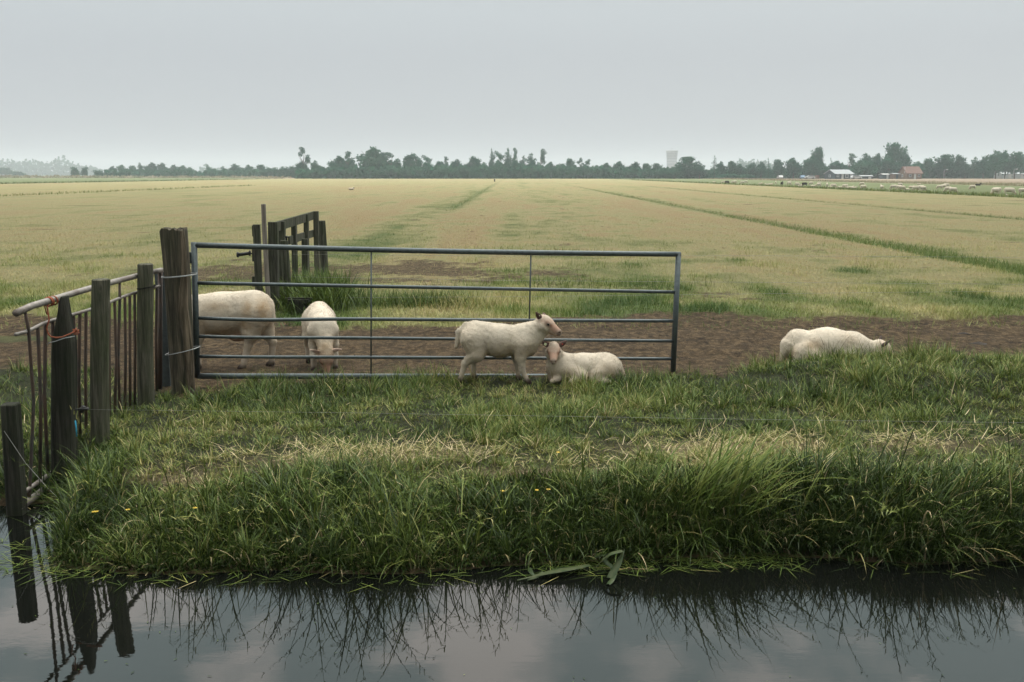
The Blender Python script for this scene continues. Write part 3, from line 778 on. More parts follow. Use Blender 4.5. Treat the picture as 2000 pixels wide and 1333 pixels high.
# electric strand from the pointed post, above the bank
wy = 5.56
ins = MB(); c = P(158, 799, wy+.12)
ins.tube([P(146, 801, wy+.16), c], .006, 6); ins.tube(loop_round((c.x+.02, c.y, c.z), .022, .010, 0, 1, 14), .008, 6)
ins.tube([c+Vector((.0, 0, -.02)), c+Vector((.02, 0, .015))], .014, 8)
tag(ins.build('insulator', M['black'], None, True), 'black ring insulator on the pointed post', 'insulator')
strand('fence_wire', [P(170, 800, wy+.1), P(700, 807, wy+.05), P(1000, 812, wy), P(1500, 820, wy), P(2000, 826, wy), P(2400, 832, wy)], .0006, M['fence_wire'], 'single thin fence wire stretched low above the bank', 'wire')
strand('stay_wire', [P(8, 842, 5.36), P(50, 905, 5.36), P(90, 950, 5.3), P(125, 985, 5.2)], .0010, M['fence_wire'], 'slack wire running down from the short stump post', 'wire')

# ------------------------------------------------------------------ the steel field gate
YL, YR = 7.95, 8.62
gl_t, gl_b = P(379, 479, YL), P(385, 735, YL)
gr_t, gr_b = P(1325, 497, YR), P(1314, 736, YR)
gate = empty('steel_gate', (gl_b.x, gl_b.y, H(gl_b.x, YL)))
tag(gate, 'wide galvanised steel field gate with six rails, sagging to the right', 'gate')
ginv = Matrix.Translation(-gate.location)
def gpart(mb, name, mat=None, smooth=True):
    o = mb.build(name, mat or M['gate_metal'], gate, smooth); o.matrix_parent_inverse = ginv; return o
def gp(u, v, sag=0.0):
    a = gl_t.lerp(gl_b, v); b = gr_t.lerp(gr_b, v); p = a.lerp(b, u); p.z -= sag; return p
mb = MB(); mb.tube([gp(0, -.02), gp(0, 1.01)], .025, 12); gpart(mb, 'upright')
mb = MB(); mb.tube([gp(1, -.012), gp(1, 1.0)], .024, 12); gpart(mb, 'upright')
mb = MB(); mb.tube([gp(u, 0, .012*math.sin(math.pi*u)) for u in np.linspace(-.004, 1.004, 14)], .0225, 12); gpart(mb, 'top_rail')
mb = MB(); mb.tube([gp(u, 1.0) for u in np.linspace(0, 1, 14)], .0235, 12); gpart(mb, 'bottom_rail')
for vL, vR, s, r in ((.285, .305, .0, .0150), (.545, .540, .016, .0150), (.690, .705, .006, .0135), (.845, .852, .004, .0135)):
    pts = []
    for u in np.linspace(.004, .996, 22):
        p = gp(u, vL+(vR-vL)*u); p.z -= s*math.exp(-((u-.12)/.12)**2)+.3*s*math.sin(math.pi*u); pts.append(p)
    mb = MB(); mb.tube(pts, r, 10); gpart(mb, 'rail')
for u, v0, v1 in ((.347, 0, 1.0), (.678, 0, .545)):
    mb = MB(); mb.tube([gp(u, v0), gp(u, v1)], .0065, 7); gpart(mb, 'stay_rod')
mb = MB(); c = gp(0, .10); mb.box((c.x-.045, c.y, c.z), (.05, .03, .075)); mb.tube([(c.x-.03, c.y, c.z-.04), (c.x-.03, c.y, c.z+.05)], .014, 8); gpart(mb, 'hinge', None, False)

# ------------------------------------------------------------------ old wooden field gate beyond the mud
YN, YF = 12.5, 15.9
woodg = empty('wooden_gate', P(534, 609, YN)); woodg.location.z = H(woodg.location.x, YN)
tag(woodg, 'old weathered wooden field gate of upright boards standing open beyond the mud', 'gate')
winv = Matrix.Translation(-woodg.location)
def wpart(mb, name, mat=None):
    o = mb.build(name, mat or M['board'], woodg); o.matrix_parent_inverse = winv; return o
gA = Vector((PX(506, 12.45, 1), 12.45, 0)); gB = Vector((PX(622, YF, 1.2), YF, 0))
gdir = (gB-gA).normalized(); grot = Matrix.Rotation(math.atan2(gdir.y, gdir.x), 3, 'Z')
def board(px, py0, py1, Y, w, th, name='board', lean=0.0, mat=None, off=0.0):
    a = P(px, py1, Y); b = P(px+lean, py0, Y); z0 = min(a.z, H(a.x, Y)+.1) if py1 > 560 else a.z
    mb = MB(); n = 6
    for i in range(1):
        c = (a+b)/2; L = (b-a).length; d = (b-a).normalized()
        r = Matrix.Rotation(math.asin(max(-1, min(1, d.x))), 3, 'Y')
        mb.box((c.x+off, Y, c.z), (th, w, L), r)
    return wpart(mb, name, mat)
board(507, 439, 603, 12.45, .05, .085, lean=-6)
board(536, 434, 610, YN, .10, .115, 'gate_post', lean=-2)
board(553, 433, 592, 13.2, .09, .075, lean=-2)
board(577, 425, 565, 14.2, .10, .065, lean=-3)
board(600, 419, 560, 15.1, .10, .062, lean=-2)
board(620, 413, 555, 15.8, .10, .070, lean=-3)
board(597, 467, 570, 14.3, .10, .085, 'brace_post', lean=-1)
def rail_w(pa, pb, h, th=.03, name='rail'):
    a, b = Vector(pa), Vector(pb); a.x -= .075; b.x -= .075; c = (a+b)/2; d = (b-a)
    ang = math.atan2(d.y, d.x); el = math.asin(d.z/d.length)
    mb = MB(); mb.box(c, (d.length, th, h), Matrix.Rotation(ang, 3, 'Z') @ Matrix.Rotation(-el, 3, 'Y')); return wpart(mb, name)
rail_w(P(545, 445, 12.7), P(622, 421, 15.85), .125)
rail_w(P(575, 470, 13.9), P(622, 456, 15.85), .11)
rail_w(P(551, 540, 13.0), P(565, 532, 13.7), .06)
for py0, py1 in ((441, 462), (486, 511), (540, 560)):
    a = P(499, (py0+py1)/2, 12.50); hh = (py1-py0)/FPX*12.4
    mb = MB(); mb.box(a, (.075, .05, hh)); wpart(mb, 'rail_stub')
wood_rail = [p for p in ()]
o = wood_post('fence_post', M['board'], PX(633, 16.0, .9), 16.0, .45, P(630, 432, 16.0).z, .065, .06, (-.03, 0), seed=12, label='thick round post behind the far end of the wooden gate')
o = wood_post('fence_post', M['board'], P(562, 580, 12.9).x, 12.9, .45, P(557, 471, 12.9).z, .055, .05, (-.02, 0), seed=13, label='shorter greenish post in front of the wooden gate, bolt on top')
bt = MB(); a = P(560, 470, 12.9); bt.tube([a, a+Vector((0, 0, .05))], .012, 7); bt.tube([a+Vector((-.015, 0, .045)), a+Vector((.015, 0, .045))], .014, 7); b_o = bt.build('bolt', M['black'], o, True); b_o.matrix_parent_inverse = Matrix.Translation(-o.location)
o = wood_post('marker_pole', M['pale_wood'], P(524, 595, 12.35).x, 12.35, .45, P(515, 400, 12.35).z, .027, .026, (P(515, 400, 12.35).x-P(524, 595, 12.35).x, 0), square=6, seed=14, label='tall slim bleached pole leaning against the wooden gate')
o['category'] = 'pole'
hb = MB(); hb.tube([P(463, 498, 12.4), P(466, 498, 12.4)], .034, 10); hb.tube([P(466, 498, 12.4), P(488, 495, 12.4)], .022, 10); hb.tube([P(487, 495, 12.4), P(489, 495, 12.4)], .036, 10); hb.tube([P(489, 495, 12.4), P(498, 497, 12.45)], .008, 6)
tag(hb.build('gate_handle', M['black'], None, True), 'black insulated spring handle sticking out from the wooden gate', 'handle')
tr = MB(); a = P(585, 590, 12.3); tr.box((a.x, a.y, .60), (.26, .18, .05)); tr.box((a.x+.02, a.y, .52), (.13, .15, .14)); tr.box((a.x, a.y-.02, .632), (.34, .05, .02))
tag(tr.build('wooden_block', M['wood_dark']), 'low dark wooden block at the foot of the wooden gate', 'block')
for k, (pa, pb, pc) in enumerate(((497, 500, 505), (541, 552, 558), (582, 574, 566))):
    strand('fence_wire', [P(572, pa, 12.8), P(1000, (pa+pb)/2+2, 12.9), P(1500, pb, 13.0), P(2300, pc, 13.1)], .0016, M['fence_wire'],
           ('top strand of the thin wire fence along the field edge', 'middle strand of the thin wire fence along the field edge', 'lowest strand of the thin wire fence along the field edge')[k], 'wire', group='wire strands along the field edge')

# ------------------------------------------------------------------ sheep
def surface_nets(F, lo, h):
    nx, ny, nz = F.shape
    ins = F < 0
    acc = np.zeros((nx-1, ny-1, nz-1, 3)); cnt = np.zeros((nx-1, ny-1, nz-1))
    cor = [(i, j, k) for i in (0, 1) for j in (0, 1) for k in (0, 1)]
    def sl(c, A): return A[c[0]:nx-1+c[0], c[1]:ny-1+c[1], c[2]:nz-1+c[2]]
    for a in cor:
        for ax in range(3):
            if a[ax] == 1: continue
            b = list(a); b[ax] = 1
            fa, fb = sl(a, F), sl(b, F)
            m = sl(a, ins) != sl(b, ins)
            t = np.where(m, fa/np.where(m, fa-fb, 1), 0)
            for d in range(3):
                acc[..., d] += np.where(m, a[d]+(t if d == ax else 0), 0)
            cnt += m
    act = cnt > 0
    idx = -np.ones(act.shape, int); idx[act] = np.arange(act.sum())
    cell = np.argwhere(act)
    V = (cell+acc[act]/cnt[act][:, None])*h+np.array(lo)
    quads = []
    for ax in range(3):
        o1, o2 = [(1, 2), (2, 0), (0, 1)][ax]
        s0 = [slice(1, None)]*3; 
        A = ins; 
        sa = [slice(0, None)]*3; sb = [slice(0, None)]*3
        sa[ax] = slice(0, -1); sb[ax] = slice(1, None)
        ch = A[tuple(sa)] != A[tuple(sb)]
        e = np.argwhere(ch)
        ok = (e[:, o1] > 0) & (e[:, o2] > 0) & (e[:, o1] < F.shape[o1]-1) & (e[:, o2] < F.shape[o2]-1)
        e = e[ok]
        flip = ~A[tuple(e.T)]
        d1 = np.zeros(3, int); d1[o1] = 1; d2 = np.zeros(3, int); d2[o2] = 1
        q = np.stack([idx[tuple((e-d1-d2).T)], idx[tuple((e-d2).T)], idx[tuple(e.T)], idx[tuple((e-d1).T)]], -1)
        q[flip] = q[flip][:, ::-1]
        quads.append(q)
    return V, np.concatenate(quads)

def rc(a, b, ra, rb, k=.03, sy=1.0, part='wool'): return dict(a=np.array(a, float), b=np.array(b, float), ra=ra, rb=rb, k=k, sy=sy, part=part)
def mirror(p, keep=True):
    q = dict(p); q['a'] = p['a']*np.array([1, -1, 1]); q['b'] = p['b']*np.array([1, -1, 1]); return [p, q]
def d_prim(p, X):
    a, b = p['a'], p['b']; ba = b-a
    Y = X-a; w = np.array([1, 1/p['sy'], 1])
    t = np.clip((Y*w) @ (ba*w)/max(1e-9, (ba*w) @ (ba*w)), 0, 1)
    return np.linalg.norm((Y-t[:, None]*ba)*w, axis=1)-(p['ra']+(p['rb']-p['ra'])*t)
def sdf(prims, X):
    D = None
    for p in prims:
        d = d_prim(p, X)
        if D is None: D = d; continue
        if p['k'] < 0:                       # carve
            k = -p['k']; d = -d
            hh = np.clip(.5+.5*(D-d)/k, 0, 1)
            D = d*(1-hh)+D*hh+k*hh*(1-hh)
        else:
            k = p['k']; hh = np.clip(.5+.5*(D-d)/k, 0, 1)
            D = D*(1-hh)+d*hh-k*hh*(1-hh)
    return D
def head_prims(c, f, s=1.0, roll=0.0):
    """skull centre c, facing direction f; returns prims and the frame"""
    f = Vector(f).normalized(); u = Vector((0, 0, 1)); u = (u-f*u.dot(f)).normalized(); l = u.cross(f)
    if roll: u = Matrix.Rotation(roll, 3, f) @ u; l = u.cross(f)
    c = Vector(c)
    def q(x, y, z): return c+(f*x+l*y+u*z)*s
    pr = [rc(q(-.004, 0, -.004), q(.030, 0, -.002), .052*s, .047*s, .03*s, 1.05, 'face'),
          rc(q(-.025, 0, .010), q(.008, 0, .026), .043*s, .034*s, .02*s, 1.15, 'crown'),
          rc(q(.040, 0, -.002), q(.130, 0, -.026), .041*s, .0265*s, .02*s, .92, 'face'),
          rc(q(.005, 0, -.042), q(.118, 0, -.048), .036*s, .018*s, .02*s, .9, 'face'),
          rc(q(.028, .032, .016), q(.052, .035, .012), .020*s, .016*s, .012*s, 1, 'face'),
          rc(q(.028, -.032, .016), q(.052, -.035, .012), .020*s, .016*s, .012*s, 1, 'face'),
          rc(q(.138, 0, -.026), q(.144, 0, -.034), .0225*s, .019*s, .010*s, 1.1, 'nose'),
          rc(q(.120, 0, -.052), q(.130, 0, -.050), .016*s, .014*s, .008*s, 1.2, 'face'),
          rc(q(.148, .0125, -.026), q(.152, .016, -.026), .007*s, .006*s, -.004*s, 1, 'cut'), rc(q(.148, -.0125, -.026), q(.152, -.016, -.026), .007*s, .006*s, -.004*s, 1, 'cut'),
          rc(q(.005, .036, -.032), q(.028, .030, -.036), .036*s, .028*s, .02*s, 1, 'crown'),
          rc(q(.005, -.036, -.032), q(.028, -.030, -.036), .036*s, .028*s, .02*s, 1, 'crown')]
    return pr, (q, f, l, u, s)
def sheep_mesh(name, prims, h, woolamp=.004, seed=0, frame=None, stain_shade_f=None):
    lo = np.min([np.minimum(p['a'], p['b'])-max(p['ra'], p['rb'])*max(1, p['sy']) for p in prims], 0)-.03
    hi = np.max([np.maximum(p['a'], p['b'])+max(p['ra'], p['rb'])*max(1, p['sy']) for p in prims], 0)+.03
    n = np.ceil((hi-lo)/h).astype(int)+1
    g = np.stack(np.meshgrid(*[lo[i]+h*np.arange(n[i]) for i in range(3)], indexing='ij'), -1).reshape(-1, 3)
    F = sdf(prims, g).reshape(n)
    V, Q = surface_nets(F, lo, h)
    # normals from the field
    e = h*.5
    N = np.stack([sdf(prims, V+np.eye(3)[i]*e)-sdf(prims, V-np.eye(3)[i]*e) for i in range(3)], -1)
    N /= np.linalg.norm(N, axis=1)[:, None]+1e-9
    for _ in range(2): V = V-N*sdf(prims, V)[:, None]*.7
    dd = {k: np.full(len(V), 9.0) for k in ('wool', 'face', 'crown', 'nose', 'leg', 'shank', 'hoof', 'tail', 'udder')}
    for p in prims:
        if p['part'] == 'cut': continue
        dd[p['part']] = np.minimum(dd[p['part']], d_prim(p, V))
    def wt(ks, sig): return np.maximum.reduce([np.exp(-np.maximum(dd[k], 0)/sig) for k in ks])
    bare = wt(['face'], .010)*.75; 
    bare = bare*(1-.8*wt(['wool'], .012)); bare = np.maximum(bare, .12*wt(['shank'], .008)*(1-wt(['wool', 'leg'], .02)))
    bare = np.maximum(bare, .65*wt(['udder'], .02)*(1-.5*wt(['wool'], .01)))
    dark = np.maximum(wt(['nose'], .005)*.62, wt(['hoof'], .008))
    if frame:
        q, f, l, u, s = frame
        for sy in (1, -1):
            e0 = np.array(q(.046, .046*sy, .008)); dark = np.maximum(dark, .75*np.exp(-(np.linalg.norm(V-e0, axis=1)/(.0185*s))**2))
            e0 = np.array(q(.150, .0135*sy, -.026)); dark = np.maximum(dark, 1.0*np.exp(-(np.linalg.norm(V-e0, axis=1)/(.0095*s))**2))
            for tt in np.linspace(0, 1, 6):
                e0 = np.array(q(.148-.045*tt, (.004+.024*tt)*sy, -.047+.004*tt)); dark = np.maximum(dark, .8*np.exp(-(np.linalg.norm(V-e0, axis=1)/(.0055*s))**2))
            pk = np.array(q(.075, .034*sy, .006)); bare = np.maximum(bare, .95*np.exp(-(np.linalg.norm(V-pk, axis=1)/(.030*s))**2))
    stain = stain_shade_f(V) if stain_shade_f else np.zeros(len(V))
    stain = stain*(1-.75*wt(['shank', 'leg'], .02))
    woolly = wt(['wool', 'tail', 'leg', 'crown'], .012)*(1-np.clip(bare, 0, 1))
    nz_ = .8*vnoise(V[:, 0]*75+V[:, 2]*31, V[:, 1]*75+V[:, 2]*75, seed)+.8*vnoise(V[:, 0]*36+V[:, 1]*17, V[:, 2]*36, seed+5)-.8
    big = fbm(V[:, 0]*9+V[:, 1]*5, V[:, 2]*9, seed+9)-.5
    V = V+N*((woolamp*nz_+.012*big)*woolly)[:, None]
    me = np_mesh(name, V, Q.ravel(), np.arange(len(Q))*4, dict(bare=np.clip(bare, 0, 1), dark=np.clip(dark, 0, 1), stain=np.clip(stain, 0, 1)))
    me.polygons.foreach_set('use_smooth', np.ones(len(me.polygons), bool))
    return me, V, N, woolly, stain
def ear_mesh(s, L=.085, Wd=.044, cup=.35):
    mb = MB(); n = 10; m = 9; vs = []
    for i in range(m):
        t = i/(m-1); w = Wd*s*.5*(math.sin(math.pi*(.13+.87*t)**.75)**.8*(1 if t < 1 else 0)+.02)*(1-.12*t)
        for k in range(n):
            a = 2*math.pi*k/n
            yy = math.cos(a)*w; zz = math.sin(a)*.0042*s+cup*yy*yy/(Wd*s*.5)-.05*t*t*L*s
            vs.append((t*L*s, yy, zz))
    fs = [(i*n+k, i*n+(k+1) % n, (i+1)*n+(k+1) % n, (i+1)*n+k) for i in range(m-1) for k in range(n)]
    fs += [tuple(range(n-1, -1, -1)), tuple((m-1)*n+k for k in range(n))]
    mb.add(vs, fs); return mb
def finish_sheep(root, frame, ears, ear_mat, tags=(1, 1), wool=None, eye=True):
    q, f, l, u, s = frame
    for sy, (out_, up_, back, roll) in zip((1, -1), ears):
        d = (l*sy*out_+u*up_-f*back).normalized()
        y = f-d*f.dot(d); y.normalize(); z = d.cross(y); 
        if z.dot(u) < 0 and abs(z.dot(u)) > .2: pass
        Rm = Matrix((d, y, z)).transposed() @ Matrix.Rotation(roll, 3, 'X')
        e = ear_mesh(s).build('ear', ear_mat, root, True)
        e.matrix_local = Matrix.Translation(q(-.022, .040*sy, .022)) @ Rm.to_4x4()
        tg = tags[0 if sy == 1 else 1]
        if tg:
            b = MB(); b.box((.036*s, .006*s, .012*s), (.020*s, .020*s, .005*s)); b.tube([(.036*s, .006*s, -.008*s), (.036*s, .006*s, .014*s)], .004*s, 8)
            b.build('ear_tag', M['tag'] if tg == 1 else M['tag_red'], e)
            if tg == 3:
                b = MB(); b.box((.052*s, -.004*s, .010*s), (.018*s, .020*s, .006*s)); b.build('ear_tag', M['tag_red'], e)['label'] = 'small red ear tag'
        if eye:
            b = MB(); vs = []; nn = 10
            for i in range(7):
                for k in range(nn):
                    th = math.pi*(i+.02)/6.04; ph = 2*math.pi*k/nn
                    vs.append((math.sin(th)*math.cos(ph)*.0130*s, math.sin(th)*math.sin(ph)*.0115*s, math.cos(th)*.0115*s))
            b.add(vs, [(i*nn+k, i*nn+(k+1) % nn, (i+1)*nn+(k+1) % nn, (i+1)*nn+k) for i in range(6) for k in range(nn)])
            eo = b.build('eye', M['eye'], root, True); eo.location = q(.050, .0440*sy, .009)
def fleece(root, V, N, woolly, stain, cnt, seed, mat, L=(.005, .0115)):
    r2 = np.random.default_rng(seed)
    p = woolly/woolly.sum(); i = r2.choice(len(V), cnt, p=p)
    o = V[i]+r2.normal(size=(cnt, 3))*.003-N[i]*.004
    n = N[i]+r2.normal(size=(cnt, 3))*.45+np.array([0, 0, -.35]); n /= np.linalg.norm(n, axis=1)[:, None]
    sd_ = np.cross(n, r2.normal(size=(cnt, 3))); sd_ /= np.linalg.norm(sd_, axis=1)[:, None]+1e-9
    ln = r2.uniform(*L, cnt)[:, None]; w = .0013
    tip = o+n*ln; 
    A = np.stack([o-sd_*w, o+sd_*w, tip], 1).reshape(-1, 3)
    me = np_mesh('fleece', A, np.arange(cnt*3), np.arange(cnt)*3, dict(stain=np.repeat(stain[i], 3)))
    ob = link_mesh('fleece', me, mat, root); ob['kind'] = 'stuff'
    return ob
def build_sheep(name, loc, rz, prims, frame, ears, label, mat=None, ear_mat=None, h=.0085, tags=(1, 1), stain_shade_f=None, seed=0, fuzz=34000, scale=1.0):
    root = empty(name, loc, rz); root.scale = (scale,)*3
    tag(root, label, 'sheep', 'sheep at the steel gate')
    me, V, N, w, st = sheep_mesh('body', prims, h, .0055, seed, frame, stain_shade_f)
    link_mesh('body', me, mat or M['sheep'], root)
    finish_sheep(root, frame, ears, ear_mat or M['ear'], tags)
    if fuzz: fleece(root, V, N, w, st, fuzz, seed+1, mat or M['sheep'])
    return root
def belly_stain_shade(z0, z1, amt=.55, extra=()):
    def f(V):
        s = amt*(1-sstep(z0, z1, V[:, 2]+.05*(fbm(V[:, 0]*7, V[:, 2]*7, 4)-.5)))  # underside shade put into the wool colour, besides real belly dirt
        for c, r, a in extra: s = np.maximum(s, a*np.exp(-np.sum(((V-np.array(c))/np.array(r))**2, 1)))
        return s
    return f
def leg(pts, rad, kinds, k=.018):
    return [rc(pts[i], pts[i+1], rad[i], rad[i+1], k, 1, kinds[i]) for i in range(len(pts)-1)]

# 1 the lamb standing in front of the gate
def standing_lamb():
    pr = [rc((-.195, 0, .385), (0, 0, .352), .122, .134, .03, .84), rc((0, 0, .352), (.19, 0, .365), .134, .118, .04, .84),
          rc((.225, 0, .33), (.235, 0, .29), .10, .075, .05, .82), rc((-.20, 0, .41), (-.10, 0, .40), .105, .10, .03, .8)]
    hp_, fr = head_prims((.372, -.005, .512), (.93, -.32, -.36), 1.05)
    pr += [rc((.21, 0, .395), (.345, 0, .475), .100, .066, .05, .82), rc((.27, 0, .36), (.36, 0, .44), .07, .045, .04, .8)]
    pr += hp_
    for s, hk, ft in ((-1, (-.285, .165), (-.325, .030)), (1, (-.228, .170), (-.222, .030))):
        y = .062*s
        pr += [rc((-.225, y, .37), (-.185, y*1.15, .25), .098, .070, .04, .85)]
        pr += leg([(-.195, y*1.15, .25), (hk[0], y, hk[1]), (ft[0], y, ft[1])], [.060, .0255, .0185], ['leg', 'shank'], .02)
        pr += [rc((ft[0], y, ft[1]), (ft[0]+.012, y, .012), .0225, .026, .01, .9, 'hoof')]
    for s, kx, ft in ((-1, .192, .236), (1, .148, .150)):
        y = .062*s
        pr += [rc((.185, y, .33), (kx-.01, y*1.1, .225), .080, .046, .04, .85)]
        pr += leg([(kx-.01, y*1.1, .225), (kx, y, .118), (ft, y, .030)], [.040, .0235, .0170], ['leg', 'shank'], .014)
        pr += [rc((ft, y, .03), (ft+.01, y, .012), .0215, .025, .01, .9, 'hoof')]
    pr += [rc((-.285, 0, .478), (-.338, -.01, .420), .028, .026, .018, 1, 'tail'), rc((-.338, -.01, .420), (-.358, -.02, .305), .026, .019, .010, 1, 'tail')]
    return pr, fr
pr, fr = standing_lamb()
x0 = PX(976, 8.17, .6)
build_sheep('lamb', (x0, 8.17, H(x0, 8.17)-.01), R(-4), pr, fr, [(.85, .15, .55, R(-40)), (.55, .62, .62, R(55))],
            'cream lamb standing in front of the steel gate, looking to the side', tags=(0, 1), seed=3,
            stain_shade_f=belly_stain_shade(.20, .44, .6, [((.10, -.10, .25), (.06, .08, .09), .75), ((-.24, -.08, .25), (.10, .1, .15), .55), ((-.14, 0, .24), (.12, .2, .05), .9)]))
# 2 the lamb lying beside it, its head turned to the camera
def lying_lamb():
    pr = [rc((-.20, 0, .118), (0, 0, .118), .112, .112, .03, 1.12), rc((0, 0, .118), (.19, 0, .125), .112, .108, .04, 1.05),
          rc((-.17, 0, .145), (-.10, 0, .14), .095, .09, .03, 1.0), rc((.24, .02, .10), (.25, .03, .05), .082, .055, .04, 1.05)]
    hp_, fr = head_prims((.258, .085, .285), (.06, .95, -.36), 1.02)
    pr += [rc((.20, .01, .15), (.255, .045, .245), .092, .062, .05, .95), rc((.235, .05, .12), (.258, .075, .22), .062, .045, .03, 1)]
    pr += hp_
    pr += [rc((-.175, .085, .10), (-.10, .13, .075), .088, .05, .04, .8), rc((-.07, .14, .045), (-.20, .155, .022), .032, .022, .02, 1, 'shank'),
           rc((.14, .085, .10), (.03, .135, .075), .065, .045, .035, .9), rc((.03, .14, .07), (.115, .165, .025), .038, .024, .02, 1, 'leg'),
           rc((.22, .09, .04), (.27, .12, .022), .035, .022, .02, 1, 'shank')]
    pr += [rc((-.175, -.085, .10), (-.10, -.12, .07), .088, .05, .04, .8), rc((.14, -.085, .09), (.05, -.12, .06), .065, .045, .035, .9)]
    pr += [rc((-.29, 0, .15), (-.325, .03, .06), .026, .02, .015, 1, 'tail')]
    return pr, fr
pr, fr = lying_lamb()
x0 = PX(1140, 8.25, .45)
build_sheep('lamb', (x0, 8.25, H(x0, 8.25)-.01), R(180), pr, fr, [(.85, .60, .0, R(50)), (.85, .50, .0, R(-50))],
            'cream lamb lying in the grass before the gate with its head turned towards the ditch', tags=(3, 1), seed=8,
            stain_shade_f=belly_stain_shade(.0, .21, .7, [((-.20, .13, .08), (.10, .1, .09), .6), ((.16, .1, .08), (.10, .12, .08), .45)]))
# 3 the ewe behind the gate, its head behind the broad post
def ewe():
    pr = [rc((-.27, 0, .535), (0, 0, .500), .178, .192, .03, .84), rc((0, 0, .500), (.24, 0, .505), .192, .170, .05, .82),
          rc((-.31, 0, .55), (-.18, 0, .545), .158, .15, .03, .8), rc((.28, 0, .46), (.31, 0, .42), .14, .10, .06, .8)]
    hp_, fr = head_prims((.43, .03, .20), (.28, .10, -.95), 1.4)
    pr += [rc((.27, 0, .50), (.40, .02, .30), .135, .085, .06, .82)]
    pr += hp_
    pr += [rc((-.22, 0, .36), (-.12, 0, .34), .10, .09, .05, .8, 'udder')]
    for s, hk, ft in ((1, (-.245, .225), (-.19, .035)), (-1, (-.425, .235), (-.405, .035))):
        y = .085*s; kx = -.28 if s == 1 else -.36
        pr += [rc((-.32, y, .50), (kx, y*1.1, .34), .13, .082, .06, .8)]
        pr += leg([(kx, y*1.1, .34), (hk[0], y, hk[1]), (ft[0], y, ft[1])], [.066, .034, .0255], ['leg', 'shank'], .022)
        pr += [rc((ft[0], y, ft[1]), (ft[0]+.018, y, .014), .031, .036, .012, .9, 'hoof')]
    for s, fx0 in ((1, .21), (-1, .28)):
        y = .085*s
        pr += [rc((.25, y, .45), (fx0, y, .30), .11, .060, .06, .8)]
        pr += leg([(fx0, y, .30), (fx0+.005, y, .17), (fx0, y, .035)], [.050, .032, .025], ['leg', 'shank'], .02)
        pr += [rc((fx0, y, .035), (fx0+.015, y, .014), .030, .035, .012, .9, 'hoof')]
    pr += [rc((-.43, 0, .60), (-.465, .02, .45), .034, .022, .02, 1, 'tail')]
    return pr, fr
pr, fr = ewe()
x0 = PX(434, 8.90, .9)
build_sheep('sheep', (x0, 8.90, H(x0, 8.90)), R(180), pr, fr, [(.8, .1, .5, R(30)), (.8, .1, .5, R(-30))],
            'large white ewe behind the gate bars, its head hidden by the broad post', h=.012, tags=(1, 1), seed=12, fuzz=36000,
            stain_shade_f=belly_stain_shade(.28, .58, .75, [((-.40, .12, .54), (.08, .14, .13), .85), ((-.27, .15, .56), (.06, .1, .10), .75), ((-.24, .15, .42), (.10, .12, .08), .9), ((.02, .15, .58), (.14, .1, .06), .55), ((.2, .15, .42), (.12, .1, .1), .7)]))
# 4 the lamb grazing towards the camera
def grazing_lamb():
    pr = [rc((-.20, 0, .440), (0, 0, .395), .130, .140, .03, .90), rc((0, 0, .395), (.18, 0, .39), .136, .116, .04, .92),
          rc((.20, 0, .36), (.22, 0, .33), .095, .07, .05, .9)]
    hp_, fr = head_prims((.375, 0, .165), (.36, 0, -.93), 1.12)
    pr += [rc((.20, 0, .375), (.345, 0, .225), .108, .070, .06, .92)]
    pr += hp_
    for s in (1, -1):
        y = .075*s
        pr += [rc((-.22, y, .40), (-.17, y*1.25, .26), .10, .068, .04, .85)]
        pr += leg([(-.18, y*1.25, .26), (-.25, y*1.4, .17), (-.235, y*1.45, .03)], [.062, .031, .022], ['leg', 'shank'], .02)
        pr += [rc((-.235, y*1.45, .03), (-.22, y*1.45, .012), .023, .027, .01, .9, 'hoof')]
        pr += [rc((.17, y, .34), (.165, y*1.2, .23), .08, .047, .04, .85)]
        fx0 = .16 if s > 0 else .20
        pr += leg([(.165, y*1.2, .23), (fx0+.01, y*1.25, .125), (fx0, y*1.3, .03)], [.045, .029, .021], ['leg', 'shank'], .018)
        pr += [rc((fx0, y*1.3, .03), (fx0+.012, y*1.3, .012), .023, .027, .01, .9, 'hoof')]
    pr += [rc((-.29, 0, .49), (-.34, 0, .33), .028, .02, .015, 1, 'tail')]
    return pr, fr
pr, fr = grazing_lamb()
x0 = PX(628, 8.95, .7)
build_sheep('lamb', (x0, 8.95, H(x0, 8.95)), R(-74), pr, fr, [(.95, -.05, .25, R(60)), (.95, -.05, .25, R(-60))],
            'white lamb grazing head down behind the gate, seen from the front', ear_mat=M['ear_pale'], tags=(0, 0), seed=15, fuzz=26000,
            stain_shade_f=belly_stain_shade(.20, .44, .6))
# 5 the sheep resting behind the grassy mound
def resting_sheep():
    pr = [rc((-.17, 0, .17), (0, 0, .185), .150, .165, .03, 1.05), rc((0, 0, .185), (.21, 0, .180), .165, .145, .05, 1.0),
          rc((-.285, 0, .19), (-.265, 0, .232), .122, .110, .05, 1.0), rc((.24, 0, .18), (.40, -.01, .165), .115, .078, .06, .9)]
    hp_, fr = head_prims((.475, -.03, .175), (.78, -.25, -.57), 1.25)
    pr += hp_
    pr += [rc((-.22, -.13, .13), (-.12, -.19, .09), .11, .06, .04, .8), rc((-.24, -.15, .10), (-.335, -.16, .03), .055, .035, .03, 1, 'leg'),
           rc((-.335, -.16, .03), (-.37, -.17, .018), .032, .026, .02, 1, 'shank'),
           rc((-.22, .13, .13), (-.12, .19, .09), .11, .06, .04, .8), rc((.16, -.12, .11), (.26, -.17, .05), .07, .04, .04, .9), rc((.16, .12, .11), (.26, .17, .05), .07, .04, .04, .9)]
    pr += [rc((-.375, 0, .20), (-.400, -.02, .06), .032, .024, .035, 1, 'tail')]
    return pr, fr
pr, fr = resting_sheep()
